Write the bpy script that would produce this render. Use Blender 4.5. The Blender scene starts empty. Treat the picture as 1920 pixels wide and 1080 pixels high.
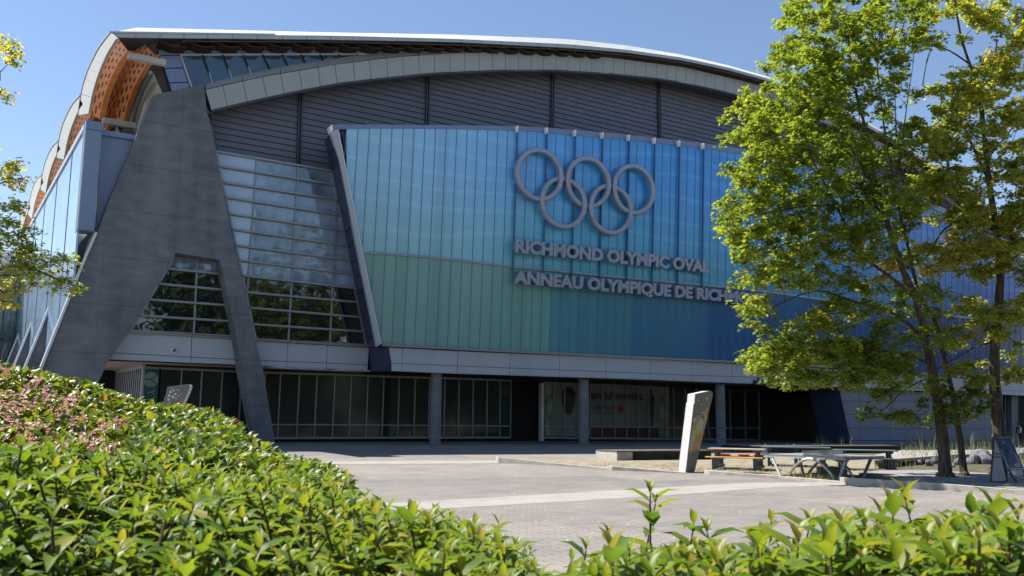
import bpy, math, random
import numpy as np
from mathutils import Vector, Matrix, Euler
random.seed(7); np.random.seed(7)
sc = bpy.context.scene
COL = sc.collection
# ---------------------------------------------------------------- camera, sky, sun, exposure
CZ = 1.94; FPX = 1700.0; YAW = math.radians(-32.5); PITCH = math.atan(248/1700); ROLL = .011
CAMR = Matrix.Rotation(YAW, 3, 'Z') @ Matrix.Rotation(math.pi/2+PITCH, 3, 'X') @ Matrix.Rotation(ROLL, 3, 'Z')
cd = bpy.data.cameras.new('camera'); cam = bpy.data.objects.new('camera', cd); COL.objects.link(cam)
cam.matrix_world = Matrix.Translation((0, 0, CZ)) @ CAMR.to_4x4()
cd.sensor_width = 36; cd.lens = FPX/1920*36; cd.clip_end = 3000; cd.clip_start = .05
cd.dof.use_dof = True; cd.dof.focus_distance = 11.0; cd.dof.aperture_fstop = 10
sc.camera = cam
SUN = Vector((-.38, .42, .82)).normalized()
el = math.asin(SUN.z); rot = math.atan2(SUN.x, SUN.y)
W = bpy.data.worlds.new("World"); sc.world = W; W.use_nodes = True
nt = W.node_tree; bg = nt.nodes['Background']
sky = nt.nodes.new('ShaderNodeTexSky'); sky.sky_type = 'NISHITA'; sky.sun_disc = False
sky.sun_elevation = el; sky.sun_rotation = rot; sky.altitude = 0; sky.air_density = .85; sky.dust_density = .1; sky.ozone_density = 3.0
tn = nt.nodes.new('ShaderNodeMixRGB'); tn.blend_type = 'MULTIPLY'; tn.inputs['Fac'].default_value = 1; tn.inputs['Color2'].default_value = (1, .93, .88, 1)
nt.links.new(sky.outputs[0], tn.inputs['Color1']); nt.links.new(tn.outputs[0], bg.inputs[0]); bg.inputs[1].default_value = .098
sl = bpy.data.lights.new('sun', 'SUN'); so = bpy.data.objects.new('sun', sl); COL.objects.link(so)
sl.energy = 4.6; sl.angle = math.radians(.53); sl.color = (1, .95, .87)
so.rotation_euler = SUN.to_track_quat('Z', 'Y').to_euler()
sc.view_settings.view_transform = 'Standard'; sc.view_settings.look = 'None'; sc.view_settings.gamma = 1
sc.view_settings.use_curve_mapping = False; sc.view_settings.exposure = 1.1
sc.cycles.max_bounces = 8; sc.cycles.transparent_max_bounces = 12; sc.cycles.use_denoising = True

# ---------------------------------------------------------------- photograph measurements -> world points
def ray(px, py):
    return CAMR @ Vector(((px-960)/FPX, -(py-540)/FPX, -1))
O = Vector((0, 0, CZ))
def PY(px, py, Y):
    d = ray(px, py); return O + d*(Y/d.y)
def PX(px, py, X):
    d = ray(px, py); return O + d*(X/d.x)
def PD(px, py, w):
    d = ray(px, py); f = Vector((math.sin(-YAW), math.cos(YAW), 0)); return O + d*(w/d.dot(f))
def PPL(px, py, p0, n):
    d = ray(px, py); return O + d*((p0-O).dot(n)/d.dot(n))
def PZ(px, py, z):
    d = ray(px, py); return O + d*((z-CZ)/d.z)
def g(Y):
    if Y < 21: return 0.0
    if Y < 52: return .42*(Y-21)/31
    return .42 + .06*min((Y-52)/3, 1)
def PG(px, py, dz=0):
    z = 0
    for i in range(30):
        p = PZ(px, py, z+dz); z = .5*z+.5*g(p.y)
    p = PZ(px, py, z+dz); return p
YS, YW, YB, YA, YL, YR, YC = 54.8, 53.1, 52.0, 52.0, 53.6, 51.2, 54.3
# box (glazed volume) plane: turned 6 degrees, leaning 3.4 degrees outward
BT = math.tan(math.radians(6)); BL = .058
BP0 = Vector((26.7, 50.5, 7.0)); BN = Vector((BT, 1, BL)).normalized()
BNV = Vector((BT, 1, 0)).normalized()
def PB(px, py, off=0): return PPL(px, py, BP0+BN*off, BN)
def PBV(px, py, off=0): return PPL(px, py, BP0+BNV*off, BNV)

# ---------------------------------------------------------------- materials
def nodes(name):
    m = bpy.data.materials.new(name); m.use_nodes = True
    return m, m.node_tree.nodes, m.node_tree.links, m.node_tree.nodes['Principled BSDF']
def c4(c): return (c[0], c[1], c[2], 1)
def pbr(name, col, rough=.6, spec=.5, metal=0, var=.12, scale=3.0, bump=0, bscale=40, streak=None, coat=0, col2=None):
    m, N, L, b = nodes(name)
    b.inputs['Roughness'].default_value = rough; b.inputs['Metallic'].default_value = metal
    b.inputs['Specular IOR Level'].default_value = spec; b.inputs['Coat Weight'].default_value = coat
    tc = N.new('ShaderNodeTexCoord'); mp = N.new('ShaderNodeMapping')
    if streak: mp.inputs['Scale'].default_value = streak
    L.new(tc.outputs['Object'], mp.inputs['Vector'])
    no = N.new('ShaderNodeTexNoise'); no.inputs['Scale'].default_value = scale; no.inputs['Detail'].default_value = 6; no.inputs['Roughness'].default_value = .6
    L.new(mp.outputs[0], no.inputs['Vector'])
    cr = N.new('ShaderNodeValToRGB'); cr.color_ramp.elements[0].position = .3; cr.color_ramp.elements[1].position = .7
    a = col if col2 is None else col2
    cr.color_ramp.elements[0].color = c4([x*(1-var) for x in a]); cr.color_ramp.elements[1].color = c4([min(1, x*(1+var)) for x in col])
    L.new(no.outputs['Fac'], cr.inputs['Fac']); L.new(cr.outputs['Color'], b.inputs['Base Color'])
    if bump:
        n2 = N.new('ShaderNodeTexNoise'); n2.inputs['Scale'].default_value = bscale; n2.inputs['Detail'].default_value = 5
        L.new(mp.outputs[0], n2.inputs['Vector'])
        bp = N.new('ShaderNodeBump'); bp.inputs['Strength'].default_value = bump; bp.inputs['Distance'].default_value = .02
        L.new(n2.outputs['Fac'], bp.inputs['Height']); L.new(bp.outputs[0], b.inputs['Normal'])
    return m
M = {}
M['panel'] = pbr('light_metal_panel', (.38, .42, .45), .38, .5, .0, .07, .6, streak=(1, 1, .3))
M['panel_blue'] = pbr('blue_grey_panel', (.15, .20, .34), .35, .5, 0, .08, .5)
M['arch'] = pbr('grey_arch_panel', (.30, .32, .31), .4, .5, 0, .07, .5)
M['white'] = pbr('white_roof_membrane', (.78, .77, .74), .5, .4, 0, .04, .8)
M['cream'] = pbr('cream_fascia', (.40, .39, .35), .5, .4, 0, .05, 1)
M['roofgrey'] = pbr('roof_edge_metal', (.36, .40, .42), .4, .5, .1, .06, .6)
M['frame'] = pbr('dark_mullion', (.055, .06, .07), .4, .5, .3, .1, 3)
M['alu'] = pbr('aluminium_frame', (.26, .27, .28), .35, .5, .4, .08, 3)
M['trimlight'] = pbr('light_edge_trim', (.6, .62, .62), .35, .5, .2, .05, 3)
M['louvre'] = pbr('louvre_metal', (.14, .142, .175), .45, .4, .1, .08, 1.2)
M['louvre_gap'] = pbr('louvre_backing', (.012, .010, .012), .8, .2, 0, .1, 2)
M['black'] = pbr('black_void', (.008, .008, .01), .7, .3, 0, .1, 2)
M['navy'] = pbr('navy_return_panel', (.03, .042, .09), .4, .5, 0, .08, .8)
M['soffit'] = pbr('beige_soffit', (.42, .36, .28), .6, .4, 0, .06, 1)
M['wood'] = pbr('orange_wood', (.60, .22, .06), .55, .4, 0, .25, 2, streak=(.6, .6, 5))
M['shadewood'] = pbr('shade_dark_wood', (.028, .012, .007), .6, .3, 0, .3, 2)  # wood near black, the shade of the roof gap in its colour
M['green_banner'] = pbr('green_banner_film', (.01, .09, .075), .45, .4, 0, .08, 1)
M['banner_ink'] = pbr('pale_banner_ink', (.23, .30, .26), .5, .3, 0, .05, 1)
M['sign'] = pbr('brushed_sign_metal', (.27, .295, .36), .36, .5, .2, .05, 2)
M['signblue'] = pbr('blue_sign_rail', (.05, .12, .26), .4, .5, .1, .05, 2)
M['conc_lt'] = pbr('pale_kerb_concrete', (.40, .37, .33), .8, .2, 0, .22, 3, .5, 30)
M['conc_gr'] = pbr('grey_concrete', (.23, .22, .21), .8, .2, 0, .25, 3, .5, 30)
M['steel'] = pbr('galvanised_steel', (.30, .31, .31), .42, .5, .6, .12, 6)
M['tabletop'] = pbr('grey_table_top', (.25, .26, .26), .45, .5, 0, .15, 8)
M['deck'] = pbr('weathered_deck_wood', (.13, .115, .10), .75, .3, 0, .3, 3, .4, 30, streak=(.4, 4, 1))
M['teal_paint'] = pbr('dark_teal_paint', (.035, .06, .075), .5, .5, 0, .2, 10)
M['blue_paint'] = pbr('sky_blue_paint', (.18, .38, .58), .5, .5, 0, .12, 10)
M['yellow_paint'] = pbr('yellow_paint', (.60, .36, .10), .5, .5, 0, .15, 10)
M['orange_paint'] = pbr('orange_paint', (.66, .13, .06), .5, .5, 0, .15, 10)
M['bluegrey_paint'] = pbr('blue_grey_paint', (.13, .17, .20), .5, .5, 0, .15, 10)
M['totem_side'] = pbr('totem_white_side', (.50, .485, .485), .5, .4, 0, .05, 2)
M['totem_face'] = pbr('totem_shaded_face', (.17, .17, .165), .5, .4, 0, .08, 2)  # front of the white totem, its shade put into the grey
M['totem_ink'] = pbr('totem_white_marks', (.6, .6, .58), .5, .4, 0, .03, 2)
M['bark'] = pbr('tree_bark', (.125, .10, .075), .9, .2, 0, .5, 4, .9, 25, streak=(3, 3, .5), col2=(.05, .04, .032))
M['twig'] = pbr('twig_bark', (.10, .07, .05), .9, .2, 0, .3, 8)
M['rock'] = pbr('pond_boulder', (.15, .145, .17), .85, .3, 0, .45, 2.5, .9, 8)
M['signpanel'] = pbr('aframe_grey_panel', (.22, .23, .25), .5, .4, 0, .06, 3)
M['poster_dark'] = pbr('dark_poster_print', (.02, .06, .11), .7, .5, 0, .5, 3, col2=(.01, .015, .03))
M['poster_teal'] = pbr('teal_poster_print', (.03, .18, .25), .7, .5, 0, .3, 4)
M['poster_white'] = pbr('white_poster_print', (.34, .36, .40), .7, .4, 0, .1, 6)
M['skin'] = pbr('skin', (.35, .2, .14), .5, .4, 0, .05, 6)
M['cloth_dark'] = pbr('dark_jacket_cloth', (.02, .022, .03), .8, .2, 0, .2, 20)
M['cloth_white'] = pbr('white_shirt_cloth', (.6, .6, .6), .8, .2, 0, .1, 20)
M['hair'] = pbr('dark_hair', (.02, .015, .01), .5, .4, 0, .2, 20)
M['print_grey'] = pbr('window_film_print', (.19, .21, .19), .5, .3, 0, .25, .5)
M['ink'] = pbr('dark_lettering_film', (.008, .01, .012), .5, .3, 0, .05, 2)
M['red'] = pbr('red_leaf_film', (.28, .015, .012), .5, .3, 0, .05, 2)
M['red_base'] = pbr('maroon_window_film', (.07, .028, .022), .5, .3, 0, .35, 1.5, streak=(.4, 1, 4))
M['boardblue'] = pbr('pale_blue_board', (.10, .22, .30), .5, .4, 0, .2, 6)
M['bin'] = pbr('bin_metal', (.10, .12, .16), .35, .5, .5, .1, 6)
M['pink'] = pbr('magenta_glass_stripe', (.30, .03, .16), .2, .5, 0, .3, 2)
M['shade_blue_panel'] = pbr('shade_blue_grey_panel', (.17, .225, .33), .35, .5, 0, .05, .8)  # light grey panels, their bluish shade put into the colour

def glass(name, col, rough=.03, var=.3, scale=.6, spec=.9, col2=None, tint=None):
    m = pbr(name, col, rough, spec, 0, var, scale, col2=col2)
    b = m.node_tree.nodes['Principled BSDF']; b.inputs['IOR'].default_value = 1.6
    N, L = m.node_tree.nodes, m.node_tree.links
    # slight waviness of each pane, as real float glass has
    tc = N.new('ShaderNodeTexCoord'); no = N.new('ShaderNodeTexNoise'); no.inputs['Scale'].default_value = .5; no.inputs['Detail'].default_value = 2
    L.new(tc.outputs['Object'], no.inputs['Vector']); bp = N.new('ShaderNodeBump'); bp.inputs['Strength'].default_value = .25; bp.inputs['Distance'].default_value = .05
    L.new(no.outputs['Fac'], bp.inputs['Height']); L.new(bp.outputs[0], b.inputs['Normal'])
    return m
M['glass_dark'] = glass('dark_window_glass', (.010, .014, .016), .02)
M['glass_pale'] = glass('blind_backed_glass', (.19, .27, .36), .03, .45, .5, col2=(.12, .18, .26))
M['glass_pale2'] = glass('pale_blind_glass', (.32, .42, .52), .05, .2, .4)
M['glass_store'] = glass('filmed_shopfront_glass', (.014, .022, .024), .10, .6, .3, .45, col2=(.05, .06, .045))
M['glass_clere'] = glass('clerestory_glass', (.02, .06, .10), .06, .3, .5)
M['glass_side'] = glass('side_curtain_glass', (.30, .42, .58), .06, .2, .4)
M['glass_end'] = glass('translucent_end_glazing', (.42, .44, .42), .18, .1, .4)
M['glass_annex'] = glass('annex_green_glass', (.012, .05, .05), .04)

def concrete_mat():
    m, N, L, b = nodes('board_marked_concrete')
    b.inputs['Roughness'].default_value = .75; b.inputs['Specular IOR Level'].default_value = .35
    tc = N.new('ShaderNodeTexCoord')
    n1 = N.new('ShaderNodeTexNoise'); n1.inputs['Scale'].default_value = .35; n1.inputs['Detail'].default_value = 8; n1.inputs['Roughness'].default_value = .65
    L.new(tc.outputs['Object'], n1.inputs['Vector'])
    mp = N.new('ShaderNodeMapping'); mp.inputs['Scale'].default_value = (.8, .8, 1.8); mp.inputs['Rotation'].default_value = (0, .08, 0); L.new(tc.outputs['Object'], mp.inputs['Vector'])
    n2 = N.new('ShaderNodeTexNoise'); n2.inputs['Scale'].default_value = 1.2; n2.inputs['Detail'].default_value = 5; L.new(mp.outputs[0], n2.inputs['Vector'])
    mp3 = N.new('ShaderNodeMapping'); mp3.inputs['Scale'].default_value = (1.1, 1.1, .10); L.new(tc.outputs['Object'], mp3.inputs['Vector'])
    n3 = N.new('ShaderNodeTexNoise'); n3.inputs['Scale'].default_value = 1.0; n3.inputs['Detail'].default_value = 4; L.new(mp3.outputs[0], n3.inputs['Vector'])
    mx = N.new('ShaderNodeMath'); mx.operation = 'ADD'; L.new(n1.outputs['Fac'], mx.inputs[0]); L.new(n2.outputs['Fac'], mx.inputs[1])
    mx2 = N.new('ShaderNodeMath'); mx2.operation = 'ADD'; L.new(mx.outputs[0], mx2.inputs[0]); L.new(n3.outputs['Fac'], mx2.inputs[1])
    dv = N.new('ShaderNodeMath'); dv.operation = 'DIVIDE'; dv.inputs[1].default_value = 3; n2.inputs['Roughness'].default_value = .4; L.new(mx2.outputs[0], dv.inputs[0])
    cr = N.new('ShaderNodeValToRGB'); e = cr.color_ramp.elements; e[0].position = .36; e[0].color = (.085, .095, .103, 1); e[1].position = .66; e[1].color = (.185, .20, .213, 1)
    L.new(dv.outputs[0], cr.inputs['Fac'])
    # pour joints every 2.4 m of height
    sx = N.new('ShaderNodeSeparateXYZ'); L.new(tc.outputs['Object'], sx.inputs[0])
    md = N.new('ShaderNodeMath'); md.operation = 'PINGPONG'; md.inputs[1].default_value = 1.3; L.new(sx.outputs['Z'], md.inputs[0])
    lt = N.new('ShaderNodeMath'); lt.operation = 'LESS_THAN'; lt.inputs[1].default_value = .03; L.new(md.outputs[0], lt.inputs[0])
    ml = N.new('ShaderNodeMath'); ml.operation = 'MULTIPLY'; ml.inputs[1].default_value = .45; L.new(lt.outputs[0], ml.inputs[0])
    mc = N.new('ShaderNodeMixRGB'); mc.blend_type = 'MULTIPLY'; mc.inputs['Color2'].default_value = (.45, .45, .45, 1)
    def mt(op, a, b_=None):
        n = N.new('ShaderNodeMath'); n.operation = op
        for k, v in enumerate((a, b_)):
            if v is None: continue
            if isinstance(v, (int, float)): n.inputs[k].default_value = v
            else: L.new(v, n.inputs[k])
        return n.outputs[0]
    vj = mt('MULTIPLY', mt('LESS_THAN', mt('PINGPONG', sx.outputs['X'], 1.8), .022), .3)
    # tie holes on a 0.9 x 1.3 m grid
    hx = mt('SUBTRACT', mt('FRACT', mt('DIVIDE', mt('ADD', sx.outputs['X'], .45), .9)), .5); hz_ = mt('SUBTRACT', mt('FRACT', mt('DIVIDE', mt('ADD', sx.outputs['Z'], 0), 1.3)), .5)
    dd = mt('SQRT', mt('ADD', mt('POWER', mt('MULTIPLY', hx, .9), 2), mt('POWER', mt('MULTIPLY', hz_, 1.3), 2)))
    th = mt('MULTIPLY', mt('LESS_THAN', dd, .035), .55)
    sm_ = mt('MAXIMUM', mt('MAXIMUM', vj, th), ml.outputs[0])
    L.new(sm_, mc.inputs['Fac']); L.new(cr.outputs[0], mc.inputs['Color1']); L.new(mc.outputs[0], b.inputs['Base Color'])
    bp = N.new('ShaderNodeBump'); bp.inputs['Strength'].default_value = .4; bp.inputs['Distance'].default_value = .03; L.new(n2.outputs['Fac'], bp.inputs['Height']); L.new(bp.outputs[0], b.inputs['Normal'])
    return m
M['concrete'] = concrete_mat()

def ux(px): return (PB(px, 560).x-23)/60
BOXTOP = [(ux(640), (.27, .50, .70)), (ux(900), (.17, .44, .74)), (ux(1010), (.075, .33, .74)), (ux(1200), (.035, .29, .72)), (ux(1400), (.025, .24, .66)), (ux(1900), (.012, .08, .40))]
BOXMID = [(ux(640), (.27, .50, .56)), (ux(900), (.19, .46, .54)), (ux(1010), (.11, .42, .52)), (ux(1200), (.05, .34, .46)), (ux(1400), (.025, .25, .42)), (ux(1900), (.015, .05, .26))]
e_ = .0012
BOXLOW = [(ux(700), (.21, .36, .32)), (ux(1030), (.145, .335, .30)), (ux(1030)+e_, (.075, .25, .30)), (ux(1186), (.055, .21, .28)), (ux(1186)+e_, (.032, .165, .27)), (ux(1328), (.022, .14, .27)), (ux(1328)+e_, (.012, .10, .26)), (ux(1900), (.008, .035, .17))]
# printed translucent glass of the box: colour by place on the wall (UV), rippled print
def boxglass_mat():
    m, N, L, b = nodes('printed_blue_channel_glass')
    b.inputs['Roughness'].default_value = .28; b.inputs['Specular IOR Level'].default_value = .45; b.inputs['Coat Weight'].default_value = .35; b.inputs['Coat Roughness'].default_value = .12
    uv = N.new('ShaderNodeUVMap'); uv.uv_map = 'uv'; sx = N.new('ShaderNodeSeparateXYZ'); L.new(uv.outputs[0], sx.inputs[0])
    def ramp(vals):
        r = N.new('ShaderNodeValToRGB'); els = r.color_ramp.elements
        els[0].position = vals[0][0]; els[0].color = c4(vals[0][1]); els[1].position = vals[-1][0]; els[1].color = c4(vals[-1][1])
        for p, c in vals[1:-1]:
            e = els.new(p); e.color = c4(c)
        L.new(sx.outputs['X'], r.inputs['Fac']); return r
    # u = metres along the wall / 60 ; v: 0 bottom .. 1 rail .. 2 top
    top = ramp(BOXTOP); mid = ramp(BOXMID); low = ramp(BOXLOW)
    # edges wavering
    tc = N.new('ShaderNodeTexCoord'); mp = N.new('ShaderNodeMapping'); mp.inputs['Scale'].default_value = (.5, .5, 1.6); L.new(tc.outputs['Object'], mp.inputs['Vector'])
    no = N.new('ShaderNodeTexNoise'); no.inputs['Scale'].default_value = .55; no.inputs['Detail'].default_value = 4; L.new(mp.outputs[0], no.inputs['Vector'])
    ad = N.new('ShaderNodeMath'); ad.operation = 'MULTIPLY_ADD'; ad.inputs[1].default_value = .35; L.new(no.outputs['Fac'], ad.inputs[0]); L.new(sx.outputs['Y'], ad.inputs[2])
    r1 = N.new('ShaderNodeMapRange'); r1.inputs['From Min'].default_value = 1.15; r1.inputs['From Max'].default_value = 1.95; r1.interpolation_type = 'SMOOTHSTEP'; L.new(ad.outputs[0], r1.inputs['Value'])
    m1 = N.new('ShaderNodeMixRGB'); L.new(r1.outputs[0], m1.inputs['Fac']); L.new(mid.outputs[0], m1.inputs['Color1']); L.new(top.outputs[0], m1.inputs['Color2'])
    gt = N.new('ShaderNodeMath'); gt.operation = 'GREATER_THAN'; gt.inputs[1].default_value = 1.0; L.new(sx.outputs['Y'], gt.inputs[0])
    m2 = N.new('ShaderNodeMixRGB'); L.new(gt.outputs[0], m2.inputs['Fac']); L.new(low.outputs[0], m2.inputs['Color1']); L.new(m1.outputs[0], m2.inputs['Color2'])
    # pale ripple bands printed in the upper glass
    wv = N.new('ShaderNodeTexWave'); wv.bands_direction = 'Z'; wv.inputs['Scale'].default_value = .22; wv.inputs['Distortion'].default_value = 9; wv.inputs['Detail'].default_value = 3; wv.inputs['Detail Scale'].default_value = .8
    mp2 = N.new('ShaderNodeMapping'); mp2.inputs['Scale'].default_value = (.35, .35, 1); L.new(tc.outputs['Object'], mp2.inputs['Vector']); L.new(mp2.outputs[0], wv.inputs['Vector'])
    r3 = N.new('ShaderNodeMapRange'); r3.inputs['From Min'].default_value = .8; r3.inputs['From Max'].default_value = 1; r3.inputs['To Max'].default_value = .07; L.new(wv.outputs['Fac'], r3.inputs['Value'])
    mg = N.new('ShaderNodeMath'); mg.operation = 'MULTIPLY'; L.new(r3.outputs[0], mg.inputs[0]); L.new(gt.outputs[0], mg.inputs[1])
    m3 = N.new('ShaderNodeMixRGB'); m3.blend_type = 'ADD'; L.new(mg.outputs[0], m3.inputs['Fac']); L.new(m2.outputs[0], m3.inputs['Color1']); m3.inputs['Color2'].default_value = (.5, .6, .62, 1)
    # each plank of glass takes a slightly different tone
    fl = N.new('ShaderNodeMath'); fl.operation = 'MULTIPLY'; fl.inputs[1].default_value = 60/.76; L.new(sx.outputs['X'], fl.inputs[0])
    f2 = N.new('ShaderNodeMath'); f2.operation = 'FLOOR'; L.new(fl.outputs[0], f2.inputs[0])
    wn = N.new('ShaderNodeTexWhiteNoise'); wn.noise_dimensions = '1D'; L.new(f2.outputs[0], wn.inputs['W'])
    r4 = N.new('ShaderNodeMapRange'); r4.inputs['To Min'].default_value = .93; r4.inputs['To Max'].default_value = 1.07; L.new(wn.outputs['Value'], r4.inputs['Value'])
    m4 = N.new('ShaderNodeVectorMath'); m4.operation = 'SCALE'; L.new(m3.outputs[0], m4.inputs[0]); L.new(r4.outputs[0], m4.inputs['Scale'])
    L.new(m4.outputs[0], b.inputs['Base Color'])
    n5 = N.new('ShaderNodeTexNoise'); n5.inputs['Scale'].default_value = 1.3; L.new(tc.outputs['Object'], n5.inputs['Vector'])
    bp = N.new('ShaderNodeBump'); bp.inputs['Strength'].default_value = .25; bp.inputs['Distance'].default_value = .06; L.new(n5.outputs['Fac'], bp.inputs['Height']); L.new(bp.outputs[0], b.inputs['Normal'])
    return m

def woodperf_mat():
    m, N, L, b = nodes('perforated_orange_wood')
    b.inputs['Roughness'].default_value = .5
    uv = N.new('ShaderNodeUVMap'); uv.uv_map = 'uv'
    def mth(op, a, b=None):
        n = N.new('ShaderNodeMath'); n.operation = op
        for k, v in enumerate((a, b)):
            if v is None: continue
            if isinstance(v, (int, float)): n.inputs[k].default_value = v
            else: L.new(v, n.inputs[k])
        return n.outputs[0]
    sx = N.new('ShaderNodeSeparateXYZ'); L.new(uv.outputs[0], sx.inputs[0])
    v = mth('DIVIDE', sx.outputs['Y'], .21); row = mth('FLOOR', v); fv = mth('FRACT', v)
    u = mth('ADD', mth('DIVIDE', sx.outputs['X'], 1.15), mth('MULTIPLY', row, .41)); fu = mth('FRACT', u)
    wn = N.new('ShaderNodeTexWhiteNoise'); wn.noise_dimensions = '1D'; L.new(mth('ADD', mth('FLOOR', u), mth('MULTIPLY', row, 17.3)), wn.inputs['W'])
    ln = mth('ADD', mth('MULTIPLY', wn.outputs['Value'], .28), .36)
    mask = mth('MULTIPLY', mth('LESS_THAN', fu, ln), mth('MULTIPLY', mth('GREATER_THAN', fv, .28), mth('LESS_THAN', fv, .76)))
    br = N.new('ShaderNodeMixRGB'); br.inputs['Color1'].default_value = (.66, .22, .062, 1); br.inputs['Color2'].default_value = (.03, .012, .006, 1); L.new(mask, br.inputs['Fac'])
    no = N.new('ShaderNodeTexNoise'); no.inputs['Scale'].default_value = 2.5; no.inputs['Detail'].default_value = 5; L.new(uv.outputs[0], no.inputs['Vector'])
    mr = N.new('ShaderNodeMapRange'); mr.inputs['To Min'].default_value = .7; mr.inputs['To Max'].default_value = 1.25; L.new(no.outputs['Fac'], mr.inputs['Value'])
    vm = N.new('ShaderNodeVectorMath'); vm.operation = 'SCALE'; L.new(br.outputs['Color'], vm.inputs[0]); L.new(mr.outputs[0], vm.inputs['Scale']); L.new(vm.outputs[0], b.inputs['Base Color'])
    return m
M['woodperf'] = woodperf_mat()

def paving_mat():
    m, N, L, b = nodes('plaza_paving')
    b.inputs['Roughness'].default_value = .85; b.inputs['Specular IOR Level'].default_value = .25
    tc = N.new('ShaderNodeTexCoord'); mp = N.new('ShaderNodeMapping'); mp.inputs['Rotation'].default_value = (0, 0, .12); L.new(tc.outputs['Object'], mp.inputs['Vector'])
    br = N.new('ShaderNodeTexBrick'); br.inputs['Scale'].default_value = 1; br.inputs['Brick Width'].default_value = .42; br.inputs['Row Height'].default_value = .14; br.inputs['Mortar Size'].default_value = .008
    br.inputs['Color1'].default_value = (.222, .208, .196, 1); br.inputs['Color2'].default_value = (.265, .25, .236, 1); br.inputs['Mortar'].default_value = (.10, .095, .09, 1); L.new(mp.outputs[0], br.inputs['Vector'])
    # wide alternating fields of darker and pinker pavers
    b2 = N.new('ShaderNodeTexBrick'); b2.inputs['Scale'].default_value = 1; b2.inputs['Brick Width'].default_value = 17; b2.inputs['Row Height'].default_value = 2.3; b2.inputs['Mortar Size'].default_value = 0
    b2.inputs['Color1'].default_value = (.85, .86, .885, 1); b2.inputs['Color2'].default_value = (1.10, 1.08, 1.05, 1); L.new(mp.outputs[0], b2.inputs['Vector'])
    mm = N.new('ShaderNodeMixRGB'); mm.blend_type = 'MULTIPLY'; mm.inputs['Fac'].default_value = 1; L.new(br.outputs[0], mm.inputs['Color1']); L.new(b2.outputs[0], mm.inputs['Color2'])
    no = N.new('ShaderNodeTexNoise'); no.inputs['Scale'].default_value = .55; no.inputs['Detail'].default_value = 10; no.inputs['Roughness'].default_value = .72; L.new(tc.outputs['Object'], no.inputs['Vector'])
    cr = N.new('ShaderNodeValToRGB'); cr.color_ramp.elements[0].position = .3; cr.color_ramp.elements[0].color = (.74, .74, .76, 1); cr.color_ramp.elements[1].position = .7; cr.color_ramp.elements[1].color = (1.12, 1.08, 1.03, 1)
    L.new(no.outputs['Fac'], cr.inputs['Fac'])
    m2 = N.new('ShaderNodeMixRGB'); m2.blend_type = 'MULTIPLY'; m2.inputs['Fac'].default_value = 1; L.new(mm.outputs[0], m2.inputs['Color1']); L.new(cr.outputs[0], m2.inputs['Color2'])
    L.new(m2.outputs[0], b.inputs['Base Color'])
    bp = N.new('ShaderNodeBump'); bp.inputs['Strength'].default_value = .5; bp.inputs['Distance'].default_value = .006; L.new(br.outputs['Fac'], bp.inputs['Height']); bp.invert = True; L.new(bp.outputs[0], b.inputs['Normal'])
    return m
M['paving'] = paving_mat()
M['band'] = pbr('pale_paving_band', (.30, .28, .255), .85, .2, 0, .12, 1.2, .3, 60)
M['gravel'] = pbr('dry_gravel_ground', (.27, .24, .19), .95, .1, 0, .3, 2.0, .8, 60, col2=(.24, .20, .13))
M['path'] = pbr('pale_path_concrete', (.30, .28, .25), .85, .2, 0, .15, 2, .3, 40)
M['slab'] = pbr('tree_slab_concrete', (.24, .235, .23), .85, .2, 0, .25, 2, .4, 40)
M['earth'] = pbr('earth', (.10, .09, .06), .95, .1, 0, .4, 3, .8, 30)
M['drygrass'] = pbr('dry_grass', (.30, .26, .12), .9, .1, 0, .3, 4)
M['reed'] = pbr('reed_green', (.16, .20, .10), .8, .2, 0, .3, 4, col2=(.26, .24, .15))

def leaf_mat(name, cols, rough=.45, trans=.45, spec=.5, tmul=1.5, tvec=(1.15, 1.1, .45)):
    m, N, L, b = nodes(name)
    at = N.new('ShaderNodeAttribute'); at.attribute_name = 'tint'
    cr = N.new('ShaderNodeValToRGB'); els = cr.color_ramp.elements
    els[0].position = 0; els[0].color = c4(cols[0][1]); els[1].position = 1; els[1].color = c4(cols[-1][1])
    for p, c in cols[1:-1]:
        e = els.new(p); e.color = c4(c)
    L.new(at.outputs['Fac'], cr.inputs['Fac'])
    L.new(cr.outputs[0], b.inputs['Base Color']); b.inputs['Roughness'].default_value = rough; b.inputs['Specular IOR Level'].default_value = spec
    tr = N.new('ShaderNodeBsdfTranslucent')
    vm = N.new('ShaderNodeVectorMath'); vm.operation = 'MULTIPLY'; vm.inputs[1].default_value = tuple(tmul*q for q in tvec); L.new(cr.outputs[0], vm.inputs[0]); L.new(vm.outputs[0], tr.inputs['Color'])
    mx = N.new('ShaderNodeMixShader'); mx.inputs[0].default_value = trans
    out = N['Material Output']; L.new(b.outputs[0], mx.inputs[1]); L.new(tr.outputs[0], mx.inputs[2]); L.new(mx.outputs[0], out.inputs['Surface'])
    return m
M['leaf_tree'] = leaf_mat('maple_leaf', [(0, (.10, .16, .024)), (.5, (.19, .255, .035)), (.85, (.27, .31, .055)), (1, (.34, .32, .08))], .4, .52, .5, 1.6)
M['leaf_tree2'] = leaf_mat('young_maple_leaf', [(0, (.17, .23, .035)), (.5, (.30, .34, .06)), (.8, (.40, .38, .09)), (1, (.50, .36, .16))], .42, .55, .5, 1.6)
M['leaf_shrub'] = leaf_mat('glossy_shrub_leaf', [(0, (.06, .11, .018)), (.45, (.12, .18, .022)), (.8, (.22, .25, .03)), (.95, (.30, .27, .05)), (1, (.32, .16, .07))], .34, .4, .5)
M['leaf_hedge'] = leaf_mat('hedge_leaf', [(0, (.04, .085, .022)), (.4, (.085, .155, .028)), (.75, (.17, .235, .03)), (.92, (.26, .26, .045)), (1, (.25, .22, .07))], .45, .42, .4)
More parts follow.
